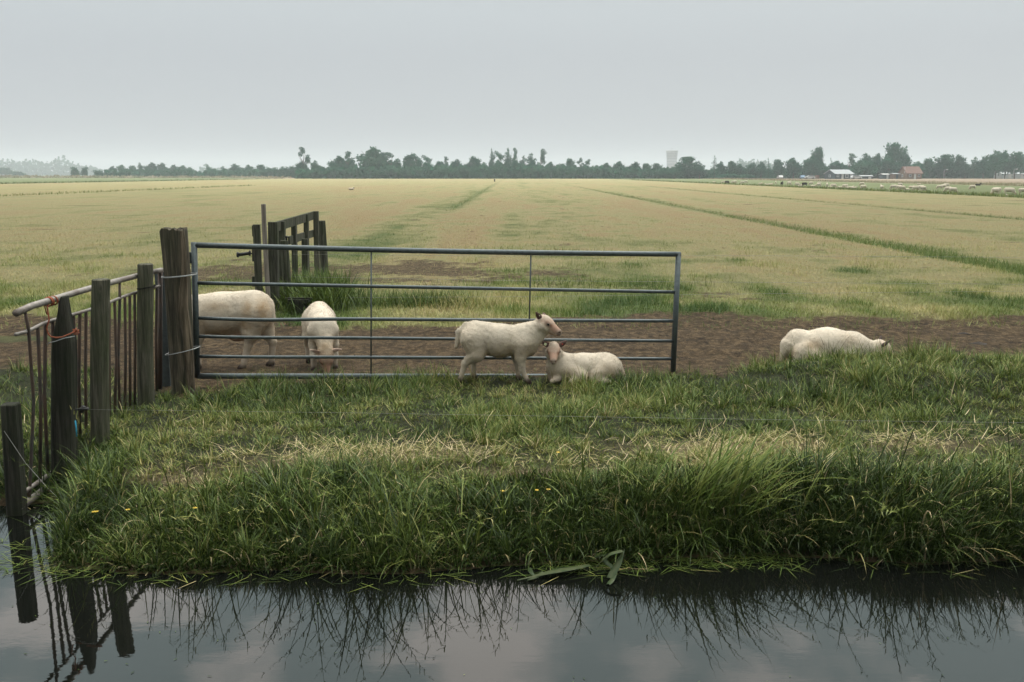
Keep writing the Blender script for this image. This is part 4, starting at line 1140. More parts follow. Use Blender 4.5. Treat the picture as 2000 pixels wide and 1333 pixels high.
x0 = PX(1616, 8.85, .7)
build_sheep('sheep', (x0, 8.85, P(0, 643, 8.85).z-.345), R(-3), pr, fr, [(.75, .35, .30, R(20)), (.40, .85, -.35, R(-70))],
            'white sheep resting with lowered head behind the grassy mound', ear_mat=M['ear_dark'], h=.010, tags=(0, 0), seed=18, fuzz=34000,
            stain_shade_f=belly_stain_shade(.06, .20, .35, [((-.14, -.2, .2), (.09, .12, .06), .45), ((.15, -.15, .26), (.10, .12, .06), .35), ((-.33, -.12, .12), (.06, .1, .08), .6), ((-.16, -.16, .22), (.10, .1, .05), .6)]))

# ------------------------------------------------------------------ the far pasture flock
def far_proto(kind):
    pr = [rc((-.30, 0, .52), (.28, 0, .52), .22, .20, .04, .85)]
    if kind == 'graze':
        pr += [rc((.30, 0, .50), (.50, 0, .25), .14, .09, .05, .85)]; hp_, fr = head_prims((.54, 0, .17), (.4, 0, -.9), 1.5)
    elif kind == 'stand':
        pr += [rc((.28, 0, .58), (.46, 0, .76), .14, .10, .05, .85)]; hp_, fr = head_prims((.50, 0, .82), (.95, 0, -.3), 1.5)
    else:
        pr = [rc((-.30, 0, .22), (.28, 0, .22), .21, .19, .04, 1.1), rc((.28, 0, .28), (.44, 0, .44), .14, .10, .05, .9)]; hp_, fr = head_prims((.48, 0, .50), (.95, 0, -.3), 1.5)
    pr += hp_
    if kind != 'lie':
        for x in (-.36, .28):
            for y in (-.11, .11): pr += [rc((x, y, .42), (x, y, .04), .07, .035, .05, 1, 'shank')]
    return pr, fr
def far_sheep_mesh(kind):
    pr, fr = far_proto(kind)
    me, *_ = sheep_mesh('far_body', pr, .035, 0.0, 2, None, belly_stain_shade(.2, .45, .3)); return me, fr
PROTO = {}
for kd in ('graze', 'stand', 'lie'):
    PROTO[kd] = far_sheep_mesh(kd)
def far_sheep(px, py, w, kind, face, label, group, black=False):
    d = PG(px, py, .40)
    me, fr = PROTO[kind]
    key = (kind, black)
    if key not in PROTO:
        m2 = me.copy(); m2.materials.clear(); m2.materials.append(M['black_sheep'] if black else M['sheep']); PROTO[key] = m2
    o = bpy.data.objects.new('sheep', PROTO[key]); C.objects.link(o)
    o.location = (d.x, d.y, .40); rr = random.Random(int(px*13))
    o.rotation_euler = (0, 0, (0 if face > 0 else math.pi)+rr.uniform(-.5, .5)+(1.3 if abs(face) == 2 else 0))
    o.scale = (w*.76,)*3
    tag(o, label, 'sheep', group)
FLOCK = 'sheep grazing in the far pasture'
flock = [  # photo column, row of the feet, size, pose, facing, label
 (1413, 359.5, 1, 'graze', -1, 0), (1432, 359.5, 1, 'graze', 1, 0), (1436, 357.5, .9, 'graze', 1, 0), (1394, 357.5, .8, 'lie', 1, 0), (1450, 360, 1, 'graze', -1, 0), (1457, 358, .9, 'graze', 1, 0),
 (1485, 361, .9, 'lie', 1, 0), (1498, 363, .9, 'lie', -1, 0), (1505, 362.5, .9, 'lie', 1, 0), (1515, 361, 1, 'stand', 2, 0), (1541, 362, 1, 'graze', 1, 0), (1542, 358.5, .85, 'graze', -1, 0),
 (1557, 364.5, 1, 'graze', 1, 0), (1562, 365, .8, 'lie', 1, 0), (1584, 362, 1, 'graze', -1, 0), (1588, 366, .9, 'lie', 1, 0), (1599, 365, .9, 'graze', 1, 0), (1600, 361.5, .9, 'graze', -1, 0),
 (1615, 367, 1, 'stand', 2, 0), (1621, 368, .8, 'lie', 1, 0), (1628, 368, 1, 'graze', 1, 0), (1641, 368.5, .9, 'lie', 1, 0), (1650, 369, 1, 'graze', -1, 0), (1655, 369.5, .9, 'lie', -1, 0), (1662, 369, .9, 'lie', 1, 0), (1668, 369.5, .8, 'lie', 1, 0),
 (1683, 363.5, 1, 'graze', -1, 0), (1686, 371, 1, 'graze', -1, 'bulky sheep at the pasture edge, below the gap between dark hut and red roof'), (1722, 371.5, .95, 'stand', 2, 'lone white sheep facing the camera in the pasture, left of the red roofed house'),
 (1745, 370.5, 1, 'graze', -1, 0), (1755, 371, 1, 'graze', -1, 0), (1762, 373, 1, 'graze', 1, 0), (1758, 364.5, .9, 'graze', 1, 0), (1772, 372, .6, 'lie', 1, 0), (1780, 368, .9, 'lie', 1, 0), (1788, 373.5, 1, 'graze', -1, 0), (1798, 372, 1, 'graze', -1, 0), (1803, 374, 1, 'graze', 1, 0),
 (1794, 362, .8, 'lie', 1, 0), (1835, 370, .9, 'graze', -1, 0), (1843, 369.5, 1, 'graze', 1, 0), (1848, 367, 1, 'graze', 1, 0), (1851, 376, 1, 'graze', -1, 0), (1861, 378, 1, 'graze', 1, 0), (1899, 371, 1, 'graze', -1, 'single pale sheep grazing apart beside the black one near the reeds'),
 (1946, 379, 1.05, 'graze', -1, 0), (1943, 381, 1.1, 'graze', -1, 'front sheep of the close pair on the pasture, right of the lone black sheep'), (1971, 381.5, 1.15, 'graze', 1, 'biggest sheep of the pasture flock, standing over a small lamb'), (1966, 384, .5, 'lie', -1, 'tiny lamb lying at the feet of the biggest pasture sheep'),
 (1990, 364, .8, 'lie', 1, 'small sheep lying against the far reed edge near the white greenhouse'), (1994, 375, .6, 'lie', -1, 0), (1998, 380, 1, 'graze', 1, 0)]
def zone(px): 
    return ('white sheep in the thin scatter of the flock in front of the conifer' if px < 1470 else 'white sheep of the loose flock below the open ground left of the dark hut' if px < 1575 else
            'white sheep of the crowded flock in front of the dark hut' if px < 1700 else 'white sheep grazing in the bunch below the red roofed house' if px < 1815 else
            'white sheep of the small bunch below the round tree right of the red roof' if px < 1880 else 'white sheep at the near end of the far pasture')
for px, py, w, kd, fc, lb in flock:
    far_sheep(px, py, w, kd, fc, lb or zone(px), FLOCK)
for px, py, kd, fc, lb in ((1420, 360, 'graze', 1, 'dark sheep among white ones in front of the conifer'), (1527, 363, 'stand', 2, 'black sheep standing upright, left of the dark hut'),
                           (1571, 364.5, 'graze', -1, 'big black sheep with its rump raised, left of the crowded flock'), (1910, 363.5, 'lie', 1, 'black sheep lying at the reed edge beyond a single pale sheep')):
    far_sheep(px, py, 1.05, kd, fc, lb, FLOCK, True)
o = bpy.data.objects.new('sheep', PROTO[('lie', False)]); C.objects.link(o); d = PG(686, 371.5, .44); o.location = (d.x, d.y, .42); o.scale = (.62,)*3
tag(o, 'single white sheep lying alone far out on the mown field', 'sheep')

# ------------------------------------------------------------------ trees
def mat_leaf(name, a, b):
    m, t, o = newmat(name)
    n = node(t, 'ShaderNodeObjectInfo').outputs['Random']
    at = attr(t, 'tint')
    v = node(t, 'ShaderNodeMath', {0: n, 1: at}, operation='ADD').outputs[0]
    v = node(t, 'ShaderNodeMath', {0: v, 1: .5}, operation='MULTIPLY').outputs[0]
    c = ramp_node(t, v, [(.15, a), (.85, b)]).outputs[0]
    d = node(t, 'ShaderNodeBsdfDiffuse', {'Color': c}); tr = node(t, 'ShaderNodeBsdfTranslucent', {'Color': c})
    mx = node(t, 'ShaderNodeMixShader', {0: .25, 1: d.outputs[0], 2: tr.outputs[0]})
    t.links.new(mx.outputs[0], o.inputs['Surface']); return m
M['leaf'] = mat_leaf('tree_leaves', (.010, .085, .052), (.040, .140, .075))
M['bark'] = mat_simple('tree_bark', (.07, .06, .045), .9, .3, 10)
def leaf_quads(cent, size, rg, up=.35):
    n = len(cent)
    a = rg.normal(size=(n, 3)); a /= np.linalg.norm(a, axis=1)[:, None]
    b = np.cross(a, rg.normal(size=(n, 3))); b /= np.linalg.norm(b, axis=1)[:, None]+1e-9
    s = size[:, None]
    k = [a*s*rg.uniform(.6, 1.2, (n, 1)), b*s*rg.uniform(.5, 1.1, (n, 1)), -a*s*rg.uniform(.6, 1.2, (n, 1)), -b*s*rg.uniform(.5, 1.1, (n, 1))]
    mid = rg.normal(size=(n, 3))*.25*s
    return np.stack([cent+k[0], cent+k[1]+mid, cent+k[2], cent+k[3]-mid*.5], 1).reshape(-1, 3)
def crown_mesh(lobes, cnt, size, seed, hollow=.35):
    rg = np.random.default_rng(seed); pts = []; wts = np.array([l[3]*l[4]*l[3] for l in lobes]); wts = wts/wts.sum(); tint = []
    for l, w in zip(lobes, wts):
        n = max(12, int(cnt*w)); d = rg.normal(size=(n, 3)); d /= np.linalg.norm(d, axis=1)[:, None]
        r = (hollow+(1-hollow)*rg.random(n)**.6)[:, None]*(1+.16*rg.normal(size=(n, 1)))
        pts.append(np.array(l[:3])+d*r*np.array([l[3], l[3], l[4]])); tint.append(np.full(n, rg.uniform(0, .7))+rg.uniform(0, .3, n))
    p = np.concatenate(pts); tint = np.concatenate(tint)
    V = leaf_quads(p, size*rg.uniform(.6, 1.3, len(p)), rg)
    return np_mesh('crown', V, np.arange(len(V)), np.arange(len(p))*4, dict(tint=np.repeat(tint, 4)))
def lobes_for(style, seed):
    rr = random.Random(seed); L = []
    if style == 'round':
        for i in range(13):
            a = rr.uniform(0, 6.28); h = rr.uniform(.28, .84); rad = .36*math.sin(math.pi*min(1, max(.12, (h-.06)/.92)))**.7
            L.append((math.cos(a)*rad*rr.uniform(.3, 1), math.sin(a)*rad*rr.uniform(.3, 1), h, rr.uniform(.13, .20), rr.uniform(.10, .16)))
        L.append((0, 0, .5, .3, .34)); L.append((rr.uniform(-.1, .1), 0, .86, .14, .12))
    elif style == 'dome':
        for i in range(16):
            a = rr.uniform(0, 6.28); f = rr.random(); rad = .40*f
            L.append((math.cos(a)*rad, math.sin(a)*rad, .84-.42*f*f, rr.uniform(.11, .17), rr.uniform(.09, .14)))
        L.append((0, 0, .5, .34, .22)); L.append((.15, 0, .35, .25, .2))
    elif style == 'airy':
        for i in range(11):
            h = .15+.80*i/10
            L.append((rr.uniform(-.25, .25), rr.uniform(-.2, .2), h, rr.uniform(.13, .22), rr.uniform(.05, .09)))
    elif style == 'poplar':
        for i in range(9):
            h = .10+.82*i/8; w = .34*(math.sin(math.pi*(.12+.83*i/8)))**.6
            L.append((rr.uniform(-.1, .1), rr.uniform(-.1, .1), h, w*rr.uniform(.7, 1.1), .10))
        L.append((rr.uniform(-.05, .05), 0, .95, .09, .07))
    elif style == 'conifer':
        for i in range(11):
            h = .06+.88*i/10; L.append((rr.uniform(-.04, .04), rr.uniform(-.04, .04), h, .46*(1-i/10.6)+.03, .05))
    elif style == 'bush':
        for i in range(9):
            a = rr.uniform(0, 6.28); L.append((math.cos(a)*.3*rr.random(), math.sin(a)*.3, rr.uniform(.25, .72), rr.uniform(.18, .27), rr.uniform(.15, .25)))
        L.append((0, 0, .35, .42, .33))
    return L
TREE = {}
def tree_proto(style, var):
    key = (style, var)
    if key in TREE: return TREE[key]
    sd_ = abs(hash_(style))*10+var
    cr_ = crown_mesh(lobes_for(style, sd_), {'round': 2600, 'dome': 2500, 'airy': 1300, 'poplar': 1700, 'conifer': 1100, 'bush': 1500}[style], {'round': .034, 'dome': .033, 'airy': .028, 'poplar': .031, 'conifer': .028, 'bush': .046}[style], sd_)
    cr_.materials.append(M['leaf'])
    mb = MB(); rr = random.Random(sd_+3)
    mb.tube([(0, 0, -.03), (.005, 0, .2), (-.01, .01, .5), (.01, 0, .88 if style != 'bush' else .5)], [.030, .022, .015, .005], 7)
    if style not in ('conifer', 'bush'):
        for i in range(6):
            a = rr.uniform(0, 6.28); h = rr.uniform(.22, .6); l = rr.uniform(.15, .34)
            mb.tube([(0, 0, h), (math.cos(a)*l*.5, math.sin(a)*l*.5, h+l*.45), (math.cos(a)*l, math.sin(a)*l, h+l)], [.011, .008, .003], 5)
    me = bpy.data.meshes.new('trunk'); me.from_pydata(mb.v, [], mb.f); me.materials.append(M['bark'])
    TREE[key] = (cr_, me); return TREE[key]
def hash_(s): return sum((i+1)*ord(c) for i, c in enumerate(s)) % 97
def tree(px, top, wpx, style, Y, label, group, var=None, base=.42, name=None):
    rr = random.Random(int(px*7+top)); var = rr.randrange(3) if var is None else var
    cr_, tk = tree_proto(style, var)
    h = P(px, top, Y).z-base; w = wpx/FPX*Y*{'airy': 1.35, 'poplar': 1.5, 'conifer': 1.3}.get(style, 1.08)
    nm = name or {'round': 'broadleaf_tree', 'dome': 'broadleaf_tree', 'airy': 'tall_tree', 'poplar': 'poplar_tree', 'conifer': 'conifer_tree', 'bush': 'bush'}[style]
    root = empty(nm, (PX(px, Y, base), Y, base), rr.uniform(0, 6.28)); root.scale = (w, w, h)
    for n_, me in (('crown', cr_), ('trunk', tk)):
        o = bpy.data.objects.new(n_, me); C.objects.link(o); o.parent = root
    tag(root, label, 'bush' if style == 'bush' else 'tree', group)
G1, G2, G3 = 'trees of the central wood beyond the mown field', 'trees of the left hedgerow', 'trees round the far houses'
T = [  # photo column, top row, width, style, distance, group, label
 (147, 322, 17, 'bush', 560, G2, 'dark lone round bush standing before the hazy far wood'), (166, 322, 13, 'bush', 560, G2, 'pale thin bush right of the dark round one'), (193, 331, 20, 'bush', 540, G2, 'small dark bush at the left end of the hedgerow gap'),
 (36, 333, 26, 'bush', 900, G2, None), (10, 327, 40, 'round', 950, G2, None),
 (221, 324, 24, 'round', 620, G2, None), (240, 322, 26, 'round', 620, G2, None), (258, 323, 24, 'round', 625, G2, None), (275, 318, 16, 'poplar', 620, G2, 'slim tree rising a little over the left hedgerow'), (296, 317, 30, 'round', 620, G2, 'rounded tree at the highest part of the left hedgerow'),
 (318, 318, 28, 'round', 615, G2, None), (340, 321, 28, 'round', 620, G2, None), (360, 323, 26, 'round', 615, G2, None), (375, 325, 18, 'bush', 600, G2, None), (388, 333, 12, 'bush', 590, G2, None),
 (407, 322, 14, 'poplar', 600, G2, 'pointed tree just right of the hedgerow gap'), (420, 328, 20, 'bush', 590, G2, None), (437, 325, 16, 'poplar', 590, G2, None), (460, 320, 30, 'round', 570, G2, 'broad tree at the start of the denser hedge, left of the tall airy tree'), (485, 321, 28, 'round', 560, G2, None), (508, 321, 30, 'round', 550, G2, None), (532, 324, 28, 'bush', 540, G2, None), (556, 323, 28, 'bush', 530, G2, None), (575, 322, 24, 'bush', 520, G2, None),
 (594, 289, 26, 'airy', 440, G1, 'tall airy tree standing apart at the left end of the central wood'), (590, 316, 30, 'round', 442, G1, 'dark low tree round the foot of the tall airy tree'), (617, 312, 26, 'round', 440, G1, 'small dark round tree right of the tall airy tree'), (636, 321, 24, 'bush', 445, G1, None),
 (660, 304, 44, 'round', 440, G1, 'wide flat topped tree left of the great round tree'), (681, 297, 28, 'airy', 436, G1, 'tree with gappy crown against the great round tree'), (684, 310, 34, 'round', 445, G1, None),
 (726, 286, 62, 'round', 440, G1, 'great round tree, broadest crown of the central wood'), (748, 296, 34, 'round', 446, G1, 'tree leaning against the right flank of the great round tree'), (766, 299, 34, 'airy', 440, G1, 'gappy branched tree between the great round tree and the next round one'), (766, 312, 40, 'round', 446, G1, None),
 (806, 298, 46, 'dome', 440, G1, 'broad domed tree with sky gaps, second largest of the central wood'), (836, 304, 26, 'airy', 444, G1, 'thin topped tree right of the broad domed one'), (836, 316, 34, 'round', 438, G1, None),
 (862, 314, 34, 'round', 440, G1, None), (871, 306, 16, 'airy', 448, G1, 'twiggy thin tree poking out of the low middle of the wood'), (893, 311, 32, 'round', 440, G1, None), (924, 305, 38, 'round', 440, G1, 'peaked green tree in the middle of the central wood'), (946, 316, 30, 'round', 436, G1, None),
 (961, 291, 12, 'poplar', 440, G1, 'slender pointed tree, first of the spiky group'), (977, 296, 24, 'airy', 442, G1, 'loose crowned tree behind the slender pointed one'), (992, 291, 18, 'poplar', 438, G1, 'dark poplar in the centre of the spiky group'), (1008, 290, 18, 'airy', 444, G1, 'open crowned tall tree beside the dark poplar'), (1022, 305, 18, 'poplar', 446, G1, None),
 (1037, 300, 24, 'poplar', 442, G1, 'full poplar between the open crowned tree and the last spiky one'), (1056, 291, 22, 'airy', 440, G1, 'tall ragged tree at the right end of the spiky group'), (970, 315, 44, 'round', 436, G1, None), (1003, 314, 36, 'round', 434, G1, None), (1040, 316, 40, 'round', 436, G1, None),
 (1077, 316, 26, 'round', 440, G1, None), (1095, 319, 28, 'round', 440, G1, None), (1114, 308, 26, 'round', 438, G1, 'round headed tree with a dark top, left of the twiggy bare one'), (1133, 309, 14, 'airy', 442, G1, 'twiggy bare topped tree over the low part of the wood'), (1146, 312, 18, 'airy', 444, G1, None), (1140, 322, 36, 'round', 434, G1, None),
 (1165, 322, 30, 'round', 438, G1, None), (1186, 318, 30, 'round', 438, G1, None), (1211, 315, 32, 'round', 438, G1, None), (1240, 316, 32, 'round', 436, G1, None), (1263, 318, 28, 'round', 436, G1, None), (1283, 318, 28, 'round', 434, G1, None), (1301, 326, 30, 'bush', 430, G1, None),
 (1343, 304, 62, 'dome', 432, G1, 'wide domed tree beside the hazy water tower'), (1318, 328, 36, 'bush', 426, G1, None), (1366, 322, 34, 'round', 428, G1, None),
 (1395, 303, 22, 'conifer', 424, G3, 'dark narrow conifer with a spire top'), (1408, 314, 24, 'round', 430, G3, None), (1428, 312, 22, 'dome', 428, G3, 'small domed tree right of the conifer'), (1446, 320, 28, 'round', 428, G3, None), (1470, 318, 34, 'round', 430, G3, None), (1486, 314, 24, 'round', 432, G3, None),
 (1500, 309, 18, 'conifer', 428, G3, 'pointed dark tree left of the tall ball shaped tree'), (1519, 310, 30, 'round', 432, G3, None), (1549, 308, 38, 'round', 430, G3, 'rounded tree at the left foot of the tall ball shaped tree'), (1594, 285, 34, 'round', 440, G3, 'tall ball shaped tree rising behind the dark hut'), (1585, 304, 50, 'round', 436, G3, None), (1622, 307, 16, 'conifer', 436, G3, 'little spire tree above the roof of the dark hut'), (1636, 314, 44, 'round', 432, G3, None),
 (1658, 300, 26, 'airy', 436, G3, 'ragged topped tree behind the hut\'s right end'), (1688, 298, 42, 'round', 432, G3, 'broad light green tree between the hut and the red roofed house'), (1714, 299, 28, 'round', 436, G3, None), (1690, 315, 60, 'round', 420, G3, None),
 (1743, 276, 54, 'round', 440, G3, 'tallest tree of all, behind the red roofed house'), (1765, 291, 26, 'poplar', 436, G3, 'tall full tree against the right side of the tallest tree'), (1735, 306, 50, 'round', 432, G3, None),
 (1790, 314, 36, 'round', 445, G3, None), (1815, 308, 34, 'round', 440, G3, None), (1844, 300, 54, 'round', 438, G3, 'big pale round tree right of the red roofed house'), (1868, 302, 36, 'round', 440, G3, 'tree joined to the right of the big pale round tree'), (1884, 318, 24, 'round', 436, G3, None),
 (1901, 308, 22, 'poplar', 434, G3, 'narrow tree before the large trees at the right edge'), (1920, 305, 38, 'round', 425, G3, None), (1944, 292, 52, 'round', 415, G3, 'large tree with bare stems below, right of the narrow tree'), (1962, 293, 34, 'round', 416, G3, None), (1981, 295, 44, 'round', 412, G3, 'heavy crowned tree over the white greenhouse'), (2003, 298, 44, 'round', 414, G3, 'cut off tree at the picture\'s right border'), (2030, 300, 50, 'round', 414, G3, None),
 (1792, 326, 14, 'bush', 404, G3, 'dark bush against the right wall of the red roofed house'), (1420, 338, 40, 'bush', 415, G3, None), (1450, 340, 40, 'bush', 415, G3, None)]
COMMON = {G1: 'green tree among the close ranks filling the central wood', G2: 'middling green tree in the left hedgerow far across the field', G3: 'leafy tree in the belt behind the far houses'}
for px, tp, w, st, Y, g, lb in T:
    tree(px, tp, w, st, Y, lb or COMMON[g], g)

def mass(name, prof, Y, dY, cnt, size, label, cat, tint=(0., 1.), base=.42, seed=5, mat=None, kind='stuff'):
    """one continuous mass of foliage: prof = [(px, top row)...]"""
    rg = np.random.default_rng(seed)
    px = rg.uniform(prof[0][0], prof[-1][0], cnt); top = np.interp(px, [p[0] for p in prof], [p[1] for p in prof])
    y = Y+rg.uniform(-dY, dY, cnt)
    dep = y*math.cos(PITCH)
    zt = CAM_Z+(341.2-top)/FPX*y*1.0
    bumps = fbm(px*FPX/900/6.0, y*0, seed)*.5+.62
    h = (zt-base)*bumps
    z = base-.2+h*rg.random(cnt)**1.3
    cent = np.stack([(px-1000)/FPX*dep, y, z], -1)
    V = leaf_quads(cent, size*rg.uniform(.6, 1.3, cnt), rg)
    tn = np.clip(fbm(px*.11, z*.2, seed+3)*1.6-.3+rg.uniform(-.15, .15, cnt), 0, 1)*(tint[1]-tint[0])+tint[0]
    me = np_mesh(name, V, np.arange(len(V)), np.arange(cnt)*4, dict(tint=np.repeat(tn, 4)))
    tag(link_mesh(name, me, mat or M['leaf']), label, cat, None, kind)
mass('far_wood', [(-60, 308), (20, 312), (60, 312), (100, 316), (118, 306), (128, 306), (140, 317), (170, 322), (200, 330)], 1900, 60, 5200, 2.6, 'pale hazy wood on the horizon at the far left', 'wood', seed=31)
mass('far_wood', [(390, 326), (405, 320), (420, 328), (470, 327), (500, 331)], 1700, 40, 1200, 2.2, 'faint wood showing above the hedgerow gap', 'wood', seed=32)
mass('far_wood', [(1420, 322), (1440, 311), (1470, 310), (1492, 314), (1510, 320)], 1500, 40, 1500, 2.2, 'faint pale wood behind the belt right of the conifer', 'wood', seed=33)
mass('undergrowth', [(205, 331), (380, 331), (392, 340), (405, 332), (580, 330), (585, 330)], 545, 10, 10000, .85, 'dense undergrowth along the foot of the left hedgerow', 'undergrowth', seed=34)
mass('undergrowth', [(578, 330), (700, 322), (1050, 322), (1300, 327), (1390, 330), (1480, 330)], 437, 8, 26000, .75, 'dense undergrowth filling the foot of the central wood', 'undergrowth', seed=35)
mass('undergrowth', [(1470, 330), (1700, 318), (1760, 318), (1860, 322), (1930, 318), (2060, 318)], 446, 9, 16000, .75, 'dense undergrowth behind the far houses', 'undergrowth', seed=36)
mass('reed_edge', [(0, 341), (300, 342.5), (420, 343), (570, 344)], 520, 20, 3500, .55, 'brownish reeds along the far edge of the left pasture', 'reeds', seed=37, mat=M['reed'])
def far_line(x, ya, yb_, cnt, L, lab, mat, tm, spread=.5):
    u = U(cnt); y = 1/(1/ya+u*(1/yb_-1/ya)); xx = x+rng.normal(size=cnt)*spread; sc = np.clip(y/40, 1, 8)
    blades('drain_grass', mat, np.stack([xx, y, np.full(cnt, .40)], -1), U(cnt, L*.5, L*1.3), U(cnt, .015, .03)*sc**.8, U(cnt, 0, 6.28), U(cnt, .05, .6), U(cnt, .1, 1.0), np.clip(rng.normal(tm, .12, cnt), 0, 1), 2, lab, 'grass')
far_line(38.7, 62, 330, 6000, .40, 'dark grassy edge between the mown field and the sheep pasture', M['grass'], .36)
far_line(-95, 150, 420, 2500, .55, 'dark grassy edge between the mown field and the left pasture', M['grass'], .22)
far_line(-41, 75, 160, 900, .30, 'broken dark grass line across the left of the mown field', M['grass'], .40)
far_line(78.5, 135, 400, 6000, .55, 'dark foot of the brown reed bed behind the sheep', M['reed'], .3, .8)
far_line(84, 135, 410, 6000, .60, 'brown reed bed between the sheep pasture and the far houses', M['reed'], .7, 3.0)

# ------------------------------------------------------------------ far buildings
M['tower'] = mat_simple('pale_concrete', (.36, .38, .39), .85, .12, .3)
M['tower_dark'] = mat_simple('tower_window_bands', (.20, .23, .25), .8, .12, .3)
M['roof_grey'] = mat_simple('pale_sheet_roof', (.25, .27, .28), .6, .12, 2)
M['hut_wall'] = mat_simple('dark_tarred_boards', (.030, .055, .065), .8, .2, 4)
M['white_paint'] = mat_simple('white_paint', (.50, .51, .50), .6, .06, 3)
M['roof_red'] = mat_simple('red_roof_tiles', (.15, .085, .066), .85, .25, 2)
M['brick'] = mat_simple('brown_brick', (.17, .115, .085), .9, .2, 3)
M['glass'] = mat_simple('pale_greenhouse_glass', (.36, .40, .41), .3, .08, 1, .5)
M['window'] = mat_simple('window_glass', (.10, .12, .13), .15, .1, 3, .5)
M['car_white'] = mat_simple('white_car_paint', (.48, .49, .49), .35, .05, 2, .5)
M['car_blue'] = mat_simple('blue_car_paint', (.12, .22, .34), .35, .05, 2, .5)
M['tyre'] = mat_simple('tyre_rubber', (.02, .02, .02), .8, .2, 10)
tw_ = empty('water_tower', (PX(1312, 1500, 20), 1500, .4)); tag(tw_, 'pale grey water tower with a flared rim, hazy behind the wide domed tree', 'water tower')
def lathe(prof, n=40):
    mb = MB(); vs = [(math.cos(2*math.pi*k/n)*r, math.sin(2*math.pi*k/n)*r, z) for r, z in prof for k in range(n)]
    fs = [(i*n+k, i*n+(k+1) % n, (i+1)*n+(k+1) % n, (i+1)*n+k) for i in range(len(prof)-1) for k in range(n)]
    mb.add(vs, fs+[tuple((len(prof)-1)*n+k for k in range(n))]); return mb
lathe([(7.0, 0), (7.2, 14), (7.6, 26)]).build('shaft', M['tower'], tw_, True)
lathe([(7.6, 26), (8.0, 29), (8.2, 33), (8.3, 34.3)]).build('tank', M['tower'], tw_, True)
lathe([(8.3, 34.3), (9.0, 34.6), (9.0, 36.6), (8.6, 36.9), (3, 37.2)]).build('rim', M['tower'], tw_)
for z in (16.5, 20.5, 24.5, 28.5, 31.5):
    r = 7.35+max(0, (z-14)*.05); lathe([(r, z), (r+.12, z+.05), (r+.16, z+.9), (r, z+.95)]).build('window_band', M['tower_dark'], tw_)
mb = MB(); mb.tube([(0, 0, 37), (0, 0, 40.2)], .25, 8); mb.tube([(-.8, 0, 40), (.8, 0, 40)], .3, 8); mb.build('mast', M['tower'], tw_)

def gable_house(name, px, py, Y, L, D, wall_h, ridge_h, rz, mw, mr, label, cat, openings=(), over=.35, base_z=.42, chimney=None):
    """L along local x (ridge direction), D along y, front at -y"""
    root = empty(name, (PX(px, Y, base_z), Y, base_z), rz); tag(root, label, cat)
    mb = MB(); l, d = L/2, D/2
    vs = [(-l, -d, 0), (l, -d, 0), (l, d, 0), (-l, d, 0), (-l, -d, wall_h), (l, -d, wall_h), (l, d, wall_h), (-l, d, wall_h), (-l, 0, ridge_h), (l, 0, ridge_h)]
    mb.add(vs, [(0, 1, 5, 4), (2, 3, 7, 6), (1, 2, 6, 9, 5), (3, 0, 4, 8, 7), (4, 5, 9, 8), (6, 7, 8, 9)]); mb.build('wall', mw, root)
    mb = MB(); e = over; sl = (ridge_h-wall_h)/d; t = .14
    for s in (-1, 1):
        a = [(-l-e, s*(d+e), wall_h-sl*e+.03), (l+e, s*(d+e), wall_h-sl*e+.03), (l+e, 0, ridge_h+.03), (-l-e, 0, ridge_h+.03)]
        b = [(x, y, z+t) for x, y, z in a]
        mb.add(a+b, [(0, 1, 2, 3), (4, 5, 6, 7), (0, 1, 5, 4), (1, 2, 6, 5), (2, 3, 7, 6), (3, 0, 4, 7)])
    rf = mb.build('roof', mr, root)
    if chimney:
        mb = MB(); mb.box((chimney, 0, ridge_h+.5), (.6, .6, 1.2)); mb.build('chimney', M['brick'], rf)
    for kind, side, x, z, w, h, mt in openings:
        if side == 'front':
            mb = MB(); mb.box((x, -d-.02, z), (w, .10, h)); o = mb.build(kind, mt, root)
            if kind == 'window': mb = MB(); mb.box((x, -d-.075, z), (w*.72, .02, h*.72)); mb.build('pane', M['window'], o)
        else:
            mb = MB(); mb.box((-l-.02, x, z), (.10, w, h)); o = mb.build(kind, mt, root)
            if kind == 'window': mb = MB(); mb.box((-l-.075, x, z), (.02, w*.72, h*.72)); mb.build('pane', M['window'], o)
    return root
Wt = M['white_paint']
gable_house('wooden_hut', 1638, 348, 404, 9.0, 6.5, 2.0, 3.55, R(22), M['hut_wall'], M['roof_grey'], 'dark tarred hut with a pale grey roof and white windows', 'hut',
            [('window', 'front', -3.2, 1.25, 1.1, 1.0, Wt), ('door', 'front', -.9, 1.0, 1.0, 1.95, Wt), ('window', 'front', 1.2, 1.15, 1.5, 1.4, Wt), ('window', 'front', 3.4, 1.05, 1.0, 1.6, Wt), ('window', 'side', 0, 1.2, 1.2, 1.0, Wt)])
mb = MB(); mb.box((PX(1596, 406, 1), 406, .42+.75), (1.2, 2, 1.5)); tag(mb.build('garden_shed', M['brick']), 'low brown lean-to shed at the left of the dark hut', 'shed')
gable_house('brick_house', 1777, 349, 400, 6.6, 6.0, 2.3, 4.75, R(10), M['brick'], M['roof_red'], 'brown brick house with a steep red tiled roof', 'house',
            [('window', 'front', -1.8, 1.3, 1.0, 1.1, Wt), ('door', 'front', .3, 1.0, .9, 2.0, Wt), ('window', 'front', 2.0, 1.3, 1.0, 1.1, Wt), ('window', 'side', 0, 1.3, 1.0, 1.1, Wt), ('barge_board', 'side', -1.55, 3.55, .25, 2.4, Wt)])
gable_house('flat_shed', 1727, 348, 404, 3.0, 2.6, 1.7, 1.95, R(8), M['hut_wall'], Wt, 'small shed with a white roof between the hut and the brick house', 'shed', [('door', 'front', .6, .8, .8, 1.6, Wt)], .2)
